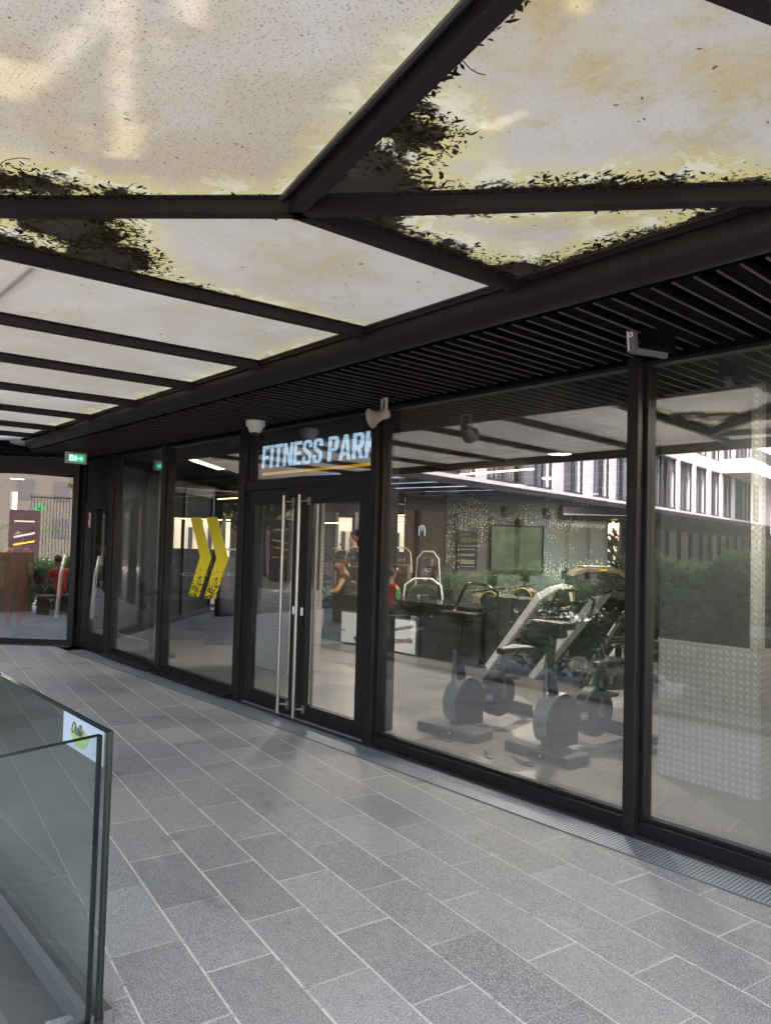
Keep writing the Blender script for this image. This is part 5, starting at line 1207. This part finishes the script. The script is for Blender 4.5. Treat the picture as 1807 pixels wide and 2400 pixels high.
# ------------------------------------------------------------------ people
def person(label, loc, rz, J, cloth, hair='short', cap=False, scale=.907, group=None):
    """J: joints in metres in the person's own frame (x right, y forward, z up); cloth: bone -> material"""
    t_ = thing('person', label, 'person', loc, rz, group); t_.scale = (scale,)*3
    V = lambda k: Vector(J[k])
    names = list(J.keys())
    chains = [('pelvis', 'spine', .15, .125), ('spine', 'chest', .125, .14), ('chest', 'neck', .14, .055), ('neck', 'head', .052, .072), ('head', 'crown', .075, .055),
              ('chest', 'shL', .11, .062), ('chest', 'shR', .11, .062), ('shL', 'elL', .056, .042), ('shR', 'elR', .056, .042), ('elL', 'wrL', .042, .028), ('elR', 'wrR', .042, .028),
              ('wrL', 'haL', .030, .034), ('wrR', 'haR', .030, .034), ('pelvis', 'hipL', .13, .095), ('pelvis', 'hipR', .13, .095), ('hipL', 'knL', .092, .062), ('hipR', 'knR', .092, .062),
              ('knL', 'anL', .060, .040), ('knR', 'anR', .060, .040), ('anL', 'toL', .042, .036), ('anR', 'toR', .042, .036)]
    used = [c for c in chains if c[0] in J and c[1] in J]
    bm = bmesh.new(); sk = bm.verts.layers.skin.verify(); vs = {}; rad = {}
    for a, c, ra, rc in used: rad.setdefault(a, ra); rad[c] = rc if c not in rad else rad[c]
    order = ['pelvis']+[k for k in names if k != 'pelvis']
    for k in order:
        if k in rad: v = bm.verts.new(V(k)); v[sk].radius = (rad[k], rad[k]*(.8 if k in ('spine', 'chest', 'pelvis') else 1)); v[sk].use_root = (k == 'pelvis'); vs[k] = v
    for a, c, ra, rc in used:
        if (V(a)-V(c)).length > .22:
            mid = bm.verts.new(V(a).lerp(V(c), .45)); rr = (ra*.55+rc*.45)*1.03; mid[sk].radius = (rr, rr); bm.edges.new((vs[a], mid)); bm.edges.new((mid, vs[c]))
        else: bm.edges.new((vs[a], vs[c]))
    me = bpy.data.meshes.new('p'); bm.to_mesh(me); bm.free(); ob = bpy.data.objects.new('p', me); C.objects.link(ob)
    ob.modifiers.new('s', 'SKIN'); sb = ob.modifiers.new('u', 'SUBSURF'); sb.levels = 2; sb.render_levels = 2
    bpy.context.view_layer.update(); dg = bpy.context.evaluated_depsgraph_get(); m2 = bpy.data.meshes.new_from_object(ob.evaluated_get(dg)); bpy.data.objects.remove(ob)
    b_ = MB(); mats = [M_skin]; 
    b_._m(M_skin)
    co = [v.co.copy() for v in m2.vertices]
    for p in m2.polygons:
        c = p.center; best = None
        for a, e, ra, rc in used:
            A_, E_ = V(a), V(e); tt_ = max(0, min(1, (c-A_).dot(E_-A_)/max(1e-6, (E_-A_).length_squared))); d_ = (c-(A_+(E_-A_)*tt_)).length-ra*.5
            if best is None or d_ < best[0]: best = (d_, (a, e), tt_)
        mt_ = cloth.get(best[1], cloth.get(best[1][1], M_skin))
        if isinstance(mt_, tuple): mt_ = mt_[0] if best[2] < mt_[1] else mt_[2]
        b_.add([], [], mt_); b_.f.append(list(p.vertices)); b_.mi.append(b_._m(mt_)); b_.sm.append(True)
    b_.v = co
    # face, ears, hands
    hd = V('head'); fw = Vector(J.get('look', (0, 1, 0))).normalized(); up = (V('crown')-hd).normalized(); sd_ = fw.cross(up).normalized()
    b_.ball(hd+fw*.012+up*.03, (.075, .092, .105), M_skin, 16); b_.ball(hd+fw*.105+up*.005, (.013, .018, .02), M_skin, 8)
    for s in (-1, 1): b_.ball(hd+fw*.088+sd_*.032*s+up*.03, .011, M_white, 8); b_.ball(hd+fw*.097+sd_*.032*s+up*.03, .006, M_black, 6); b_.ball(hd+sd_*.077*s+up*.01, (.01, .02, .03), M_skin, 8)
    b_.ball(hd+fw*.092-up*.045, (.024, .008, .006), M_redp, 8)
    for k, e in (('haL', 'wrL'), ('haR', 'wrR')):
        if k not in J: continue
        h0 = V(k); d_ = (h0-V(e)).normalized(); s_ = d_.cross(Vector((0, .3, 1))).normalized(); n_ = d_.cross(s_)
        for i, L in enumerate((.060, .070, .066, .052)):
            p0_ = h0+s_*(.026-.0175*i); b_.tube([p0_, p0_+d_*L*.5, p0_+d_*L*.85+n_*L*.25, p0_+d_*L+n_*L*.5], [.0095, .009, .008, .006], M_skin, 6)
        th = h0-d_*.03+s_*.03; b_.tube([th, th+d_*.02+s_*.025, th+d_*.05+s_*.03], [.011, .010, .008], M_skin, 6)
    bo = b_.build('body'); bo.parent = t_
    b_ = mb(M_hair)
    n0 = 500 if hair == 'long' else 160; rr = random.Random(2)
    b_.ball(hd+up*.055-fw*.018, (.088, .100, .095), M_hair, 14)
    if hair == 'long':
        for _ in range(60):
            a = rr.uniform(-1, 1); s0 = hd+up*.03+sd_*a*.075-fw*(.07*math.sqrt(max(0, 1-a*a))-.02); L = rr.uniform(.36, .5); sw = rr.uniform(-.02, .02)
            b_.tube([s0, s0-Vector((0, 0, L*.35))-fw*.01+sd_*sw, s0-Vector((0, 0, L*.7))+fw*.03+sd_*(a*.03+sw), s0-Vector((0, 0, L))+fw*.06+sd_*a*.05], [.016, .020, .018, .005], None, 5)
    ho = b_.build('hair'); ho.parent = t_
    if cap:
        b_ = mb(M_black); b_.ball(hd+up*.085, (.094, .106, .075), M_black, 16); b_.prism([(-.07, .06), (.07, .06), (.06, .17), (0, .19), (-.06, .17)], 0, .012, M=Matrix((sd_, fw, up)).transposed().to_4x4() if False else Matrix.Translation(hd+up*.085) @ Matrix((sd_, fw, up)).transposed().to_4x4())
        b_.box((-.03, .098, .03), (.03, .108, .055), M_redp, Matrix.Translation(hd+up*.07) @ Matrix((sd_, fw, up)).transposed().to_4x4()); co_ = b_.build('cap'); co_.parent = t_
    return t_
SIT = dict(pelvis=(0, 0, .52), spine=(0, .02, .72), chest=(0, .05, .93), neck=(0, .08, 1.10), head=(0, .12, 1.21), crown=(0, .12, 1.30),
           shL=(-.17, .05, 1.02), shR=(.17, .05, 1.02), elL=(-.22, .16, .78), elR=(.22, .16, .78), wrL=(-.13, .38, .66), wrR=(.13, .38, .66), haL=(-.10, .46, .64), haR=(.10, .46, .64),
           hipL=(-.10, .05, .50), hipR=(.10, .05, .50), knL=(-.13, .46, .50), knR=(.13, .46, .50), anL=(-.13, .44, .10), anR=(.13, .48, .10), toL=(-.14, .60, .05), toR=(.15, .64, .05))
STAND = dict(pelvis=(0, 0, .95), spine=(0, 0, 1.12), chest=(0, .01, 1.33), neck=(0, .01, 1.50), head=(0, .03, 1.60), crown=(0, .03, 1.69),
             shL=(-.18, 0, 1.42), shR=(.18, 0, 1.42), elL=(-.24, -.02, 1.13), elR=(.24, -.02, 1.13), wrL=(-.25, .06, .88), wrR=(.25, .06, .88), haL=(-.25, .09, .80), haR=(.25, .09, .80),
             hipL=(-.10, 0, .90), hipR=(.10, 0, .90), knL=(-.11, .04, .50), knR=(.11, -.04, .50), anL=(-.11, .06, .09), anR=(.12, -.20, .11), toL=(-.12, .20, .04), toR=(.12, -.06, .04))
def dress(top, legs, sleeve=None, shoes=M_black, arms=M_skin, calf=None):
    d_ = {k: top for k in (('pelvis', 'spine'), ('spine', 'chest'), ('chest', 'shL'), ('chest', 'shR'))}
    d_[('chest', 'neck')] = (top, .45, M_skin); sl_ = sleeve or arms
    for s in 'LR':
        d_[('sh'+s, 'el'+s)] = (sl_, .75, arms) if sleeve else arms; d_[('el'+s, 'wr'+s)] = arms
        d_[('pelvis', 'hip'+s)] = legs; d_[('hip'+s, 'kn'+s)] = legs; d_[('kn'+s, 'an'+s)] = calf or legs; d_[('an'+s, 'to'+s)] = shoes
    return d_
# seated woman with cap, seen in the doorway, facing left
hc = at(800, 1324, 12.1)
fdir = math.atan2(-CR.y, -CR.x)-math.pi/2       # own +y towards picture left
J = dict(SIT); J['look'] = (0, .95, -.25)
zoff = hc.z-1.21*.907
person('seated person in a black cap with long brown hair, seen through the door', (hc.x+CR.x*.11, hc.y+CR.y*.11, zoff), fdir, J, dress(M_blackc, M_blackc, None, M_black, M_skin, M_skin), 'long', True)
# second person, one bent bare arm visible
hc2 = at(913, 1336, 11.2); J = dict(SIT); J['elR'] = (.20, -.06, .84); J['wrR'] = (.22, .14, .70); J['haR'] = (.20, .22, .68); J['elL'] = (-.20, -.10, .84); J['wrL'] = (-.18, .12, .70); J['haL'] = (-.17, .20, .68)
person('long-haired person half hidden by the door post, one bare arm bent', (hc2.x+CR.x*.06, hc2.y+CR.y*.06, hc2.z-1.21*.907), fdir, J, dress(M_blackc, M_jeans), 'long')
b = mb(M_green); c = at(930, 1393, 11.0); b.disc(c, (0, 0, 1), .045, .20, n=20); o = b.build('green_bottle', loc=c.to_tuple()); tag(o, 'green bottle beside the bent bare arm', 'bottle')
hc3 = at(832, 1266, 17.0); J = dict(STAND); J['elL'] = (-.28, .10, 1.25); J['wrL'] = (-.30, .34, 1.40); J['haL'] = (-.30, .42, 1.42)
person('short-haired person in dark clothes against the far white window', (hc3.x, hc3.y, .03), fdir, J, dress(M_blackc, M_blackc, M_blackc), 'short', False, (hc3.z-.03)/1.62)
# red shirt person sitting on the planter edge outside
J = dict(SIT); J['look'] = (0, .9, -.45); J['knL'] = (-.2, .42, .48); J['anL'] = (-.25, .35, .10); J['toL'] = (-.30, .5, .05)
person('person in a red T-shirt sitting on the bench, seen from behind in the corner glass', (-9.52, -.62, -.06), R(180-8), J, dress(M_red, M_jeans, M_red, M_white), 'short')
# dark red walker inside the corner pane
fp = onz(22, 1478, .03)
J = dict(STAND)
person('person in dark red clothes walking behind the corner glass at the left edge', (fp.x-.1, fp.y+.1, .03), R(60), J, dress(M_dred, M_dred, M_dred, M_jeans), 'short')
rw_ = random.Random(8)
for i, (px, dep, cl) in enumerate(((1600, -13.5, M_white), (1590, -14.5, M_blackc), (1548, -13.0, M_jeans))):
    d_ = ray(px, 1271); tt_ = (7.91-dep)/d_.y; x = d_.x*tt_
    person(['walker in a white top in the court, mirrored right of the post', 'walker in black in the court, beside the one in white', 'walker in a blue top, mirrored close to the right post'][i], (x, dep, -.55), R(40*i), STAND, dress(cl, M_blackc, cl), 'short', group='walkers in the court')
# machine with silver arcs inside the corner pane
tm = thing('treadmill', 'treadmill with silver side rails behind the corner glass', 'treadmill', (-12.9, 4.6, .03), R(45))
b = mb(M_silver)
for s in (-.3, .3): b.tube([(s, -.2, .1), (s, -.1, .9), (s, .05, 1.25), (s, .35, 1.3)], .03)
o = b.build('side_rail'); o.parent = tm
b = mb(M_black); b.box((-.38, -1.4, 0), (.38, .2, .18)); o = b.build('deck', bevel=.02); o.parent = tm
b = mb(M_blackg); b.box((-.35, .0, 1.2), (.35, .3, 1.4)); o = b.build('console', bevel=.03); o.parent = tm

# ------------------------------------------------------------------ the court: bench, hedge, signs, trees
bn = thing('bench', 'dark bench on the far walkway under the person in red', 'bench', (-9.55, -.62, 0), R(-8))
b = mb(M_beige); b.box((-.4, -.18, .36), (.4, .18, .385)); o = b.build('seat', bevel=.006); o.parent = bn
for s in (-.3, .3): b = mb(M_black); b.box((s-.04, -.18, 0), (s+.04, .18, .34)); o = b.build('leg'); o.parent = bn
# planter wall (beige) and totem
b = mb(M_beige); b.box((-11.9, -1.45, -.01), (-9.78, -1.35, 1.2)); o = b.build('beige_screen', loc=(-10.8, -1.4, 0)); tag(o, 'beige screen wall beside the walkway, mirrored in the corner glass', 'screen wall')
tt_ = thing('totem_sign', 'tall purple sign board with white and yellow lettering, mirrored in the corner glass', 'sign', (-6.75, -11.0, 0), R(18))
b = mb(M_purple); b.box((-.45, -.04, .0), (.45, .04, 2.35)); o = b.build('board', bevel=.01); o.parent = tt_
b = mb(M_logo); b.box((-.3, .042, 1.95), (.3, .046, 2.0)); b.bar((-.3, .044, 1.45), (.32, .044, 1.6), .004, .06, up=(0, 0, 1)); b.bar((-.3, .044, 1.2), (.32, .044, 1.33), .004, .05, M_yellow); b.box((-.28, .042, .9), (.3, .046, .94)); o = b.build('lettering'); o.parent = tt_
pc = thing('pharmacy_cross', 'glowing green pharmacy cross, mirrored in the corner glass', 'sign', (-5.8, -12.4, 2.48), R(18))
for dx, dz in ((0, .12), (0, -.12), (.12, 0), (-.12, 0)):
    b = mb(E_cross); b.box((dx-.055, -.03, dz-.055), (dx+.055, .03, dz+.055)); o = b.build('lit_square'); o.parent = pc
b = mb(M_black); b.tube([(0, 0, -2.2), (0, 0, .0)], .03); o = b.build('pole'); o.parent = pc
for i, (x, y, h, lab) in enumerate(((-7.55, -11.9, 2.75, 'pale cylindrical lamp post beside the totem sign'), (-8.3, -14, 2.8, 'pale cylindrical lamp post farther down the walkway'), (-6.6, -12.6, 3.0, 'pale cylindrical lamp post behind the pharmacy cross'))):
    t_ = thing('lamp_post', lab, 'street lamp', (x, y, 0), 0, 'lamp posts along the walkway'); b = mb(M_black); b.tube([(0, 0, 0), (0, 0, h-.7)], .06, n=12); o = b.build('pole'); o.parent = t_
    b = mb(M_white); b.tube([(0, 0, h-.7), (0, 0, h)], .11, n=16); o = b.build('lamp_shade'); o.parent = t_
# vertical bar fence
fc = thing('bar_fence', 'tall black vertical bar fence in front of the bushes, mirrored in the corner glass', 'fence', (-5.6, -11.4, 0), R(20))
b = mb(M_black)
for i in range(22): b.box((-.8+i*.1, -.012, -.5), (-.78+i*.1, .012, 2.9))
b.box((-.8, -.02, 2.8), (1.4, .02, 2.84)); b.box((-.8, -.02, .2), (1.4, .02, .24)); o = b.build('bars'); o.parent = fc
def hedge(label, x0, x1, y0, y1, h, n_, seed, name='hedge', mat=M_leaf, zb=-.5):
    rr = random.Random(seed); bl_ = []
    for _ in range(int((x1-x0)*(y1-y0)*5)+6):
        x, y = rr.uniform(x0, x1), rr.uniform(y0, y1); top = h*(.82+.18*mnoise.noise(Vector((x*.7, y*.7, seed)))); r_ = rr.uniform(.25, .45)
        bl_.append((Vector((x, y, rr.uniform(zb+.2, top-r_*.8))), r_, rr.random()))
        bl_.append((Vector((x, y, top-r_*.9)), r_, rr.random()))
    fb_, tn_ = foliage(n_, blob_sampler(bl_), .075, rr, mat)
    o = fb_.build(name, attr={'tone': tn_}, loc=((x0+x1)/2, (y0+y1)/2, zb)); tag(o, label, 'hedge'); return o
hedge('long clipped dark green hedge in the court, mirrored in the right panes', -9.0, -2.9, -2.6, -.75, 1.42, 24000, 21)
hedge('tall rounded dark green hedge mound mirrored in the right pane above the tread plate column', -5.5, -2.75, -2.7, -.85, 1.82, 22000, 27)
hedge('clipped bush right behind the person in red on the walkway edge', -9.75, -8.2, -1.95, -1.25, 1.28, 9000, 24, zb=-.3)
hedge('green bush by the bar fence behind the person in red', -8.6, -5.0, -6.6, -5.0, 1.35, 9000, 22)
fl = thing('beach_flag', 'white and red teardrop advertising flag above the hedge, mirrored in the right pane', 'flag', (-5.55, -6.4, .35), R(35))
pts = [(0, .9), (.12, 2.15), (.35, 2.42), (.75, 2.40), (1.02, 2.1), (1.15, 1.6), (1.12, 1.25), (.2, 1.15)]
fl.scale = (.5, .5, .5)
b = mb(M_paper); b.prism(pts, -.008, .008, M=Matrix(((1, 0, 0, 0), (0, 0, 1, 0), (0, 1, 0, 0), (0, 0, 0, 1)))); b.box((.15, .0085, 1.75), (.8, .011, 1.95), M_redp); b.box((.2, .0085, 1.45), (.75, .011, 1.55), M_redp); o = b.build('banner'); o.parent = fl
b = mb(M_black); b.tube([(0, 0, -.5), (0, 0, .9), (.09, 0, 2.15), (.28, 0, 2.44)], .012); o = b.build('pole'); o.parent = fl
def tree(label, x, y, h, r_, seed, n_=7000):
    rr = random.Random(seed); t_ = thing('tree', label, 'tree', (x, y, -.55), 0, 'trees in the court')
    b_ = mb(M_bark); b_.tube([(0, 0, 0), (.05, .03, h*.3), (-.03, .06, h*.6), (.02, 0, h*.85)], [.16, .12, .08, .03], n=10)
    ends = []
    for k in range(9):
        a = k*2.4; z = h*(.32+.05*k); e_ = Vector((math.cos(a)*r_*.7, math.sin(a)*r_*.7, z+h*.16)); b_.tube([(0, 0, z), e_*.5+Vector((0, 0, z*.5)), e_], [.05, .035, .012], n=6); ends.append(e_)
    o = b_.build('trunk'); o.parent = t_
    bl_ = [(e_+Vector((rr.gauss(0, .3), rr.gauss(0, .3), rr.gauss(0, .3)))*1.0, rr.uniform(.35, .7)*r_*.5, rr.random()) for e_ in ends for _ in range(3)]+[(Vector((0, 0, h*.88)), r_*.4, .6)]
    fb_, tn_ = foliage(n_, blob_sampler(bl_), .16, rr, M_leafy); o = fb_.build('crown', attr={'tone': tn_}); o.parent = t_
tree('leafy tree in the middle of the court', 2.5, -22, 7, 3, 33)
eb = thing('court_end_building', 'plain grey building closing the far end of the court', 'building', (-6, -51, 0))
b = mb(simple('grey_render', (.075, .07, .065), .9)); b.box((-30, -52, -.5), (20, -51, 10)); part(b, 'wall', eb)
for k in range(14):
    for z in (1.2, 4.4, 7.4): b = mb(M_winframe); b.box((-24+k*3, -51.02, z), (-22.6+k*3, -50.97, z+1.7)); part(b, 'window', eb)
hedge('tall dark hedge in front of the grey end building', -20, 8, -46, -44.5, 2.8, 9000, 41)
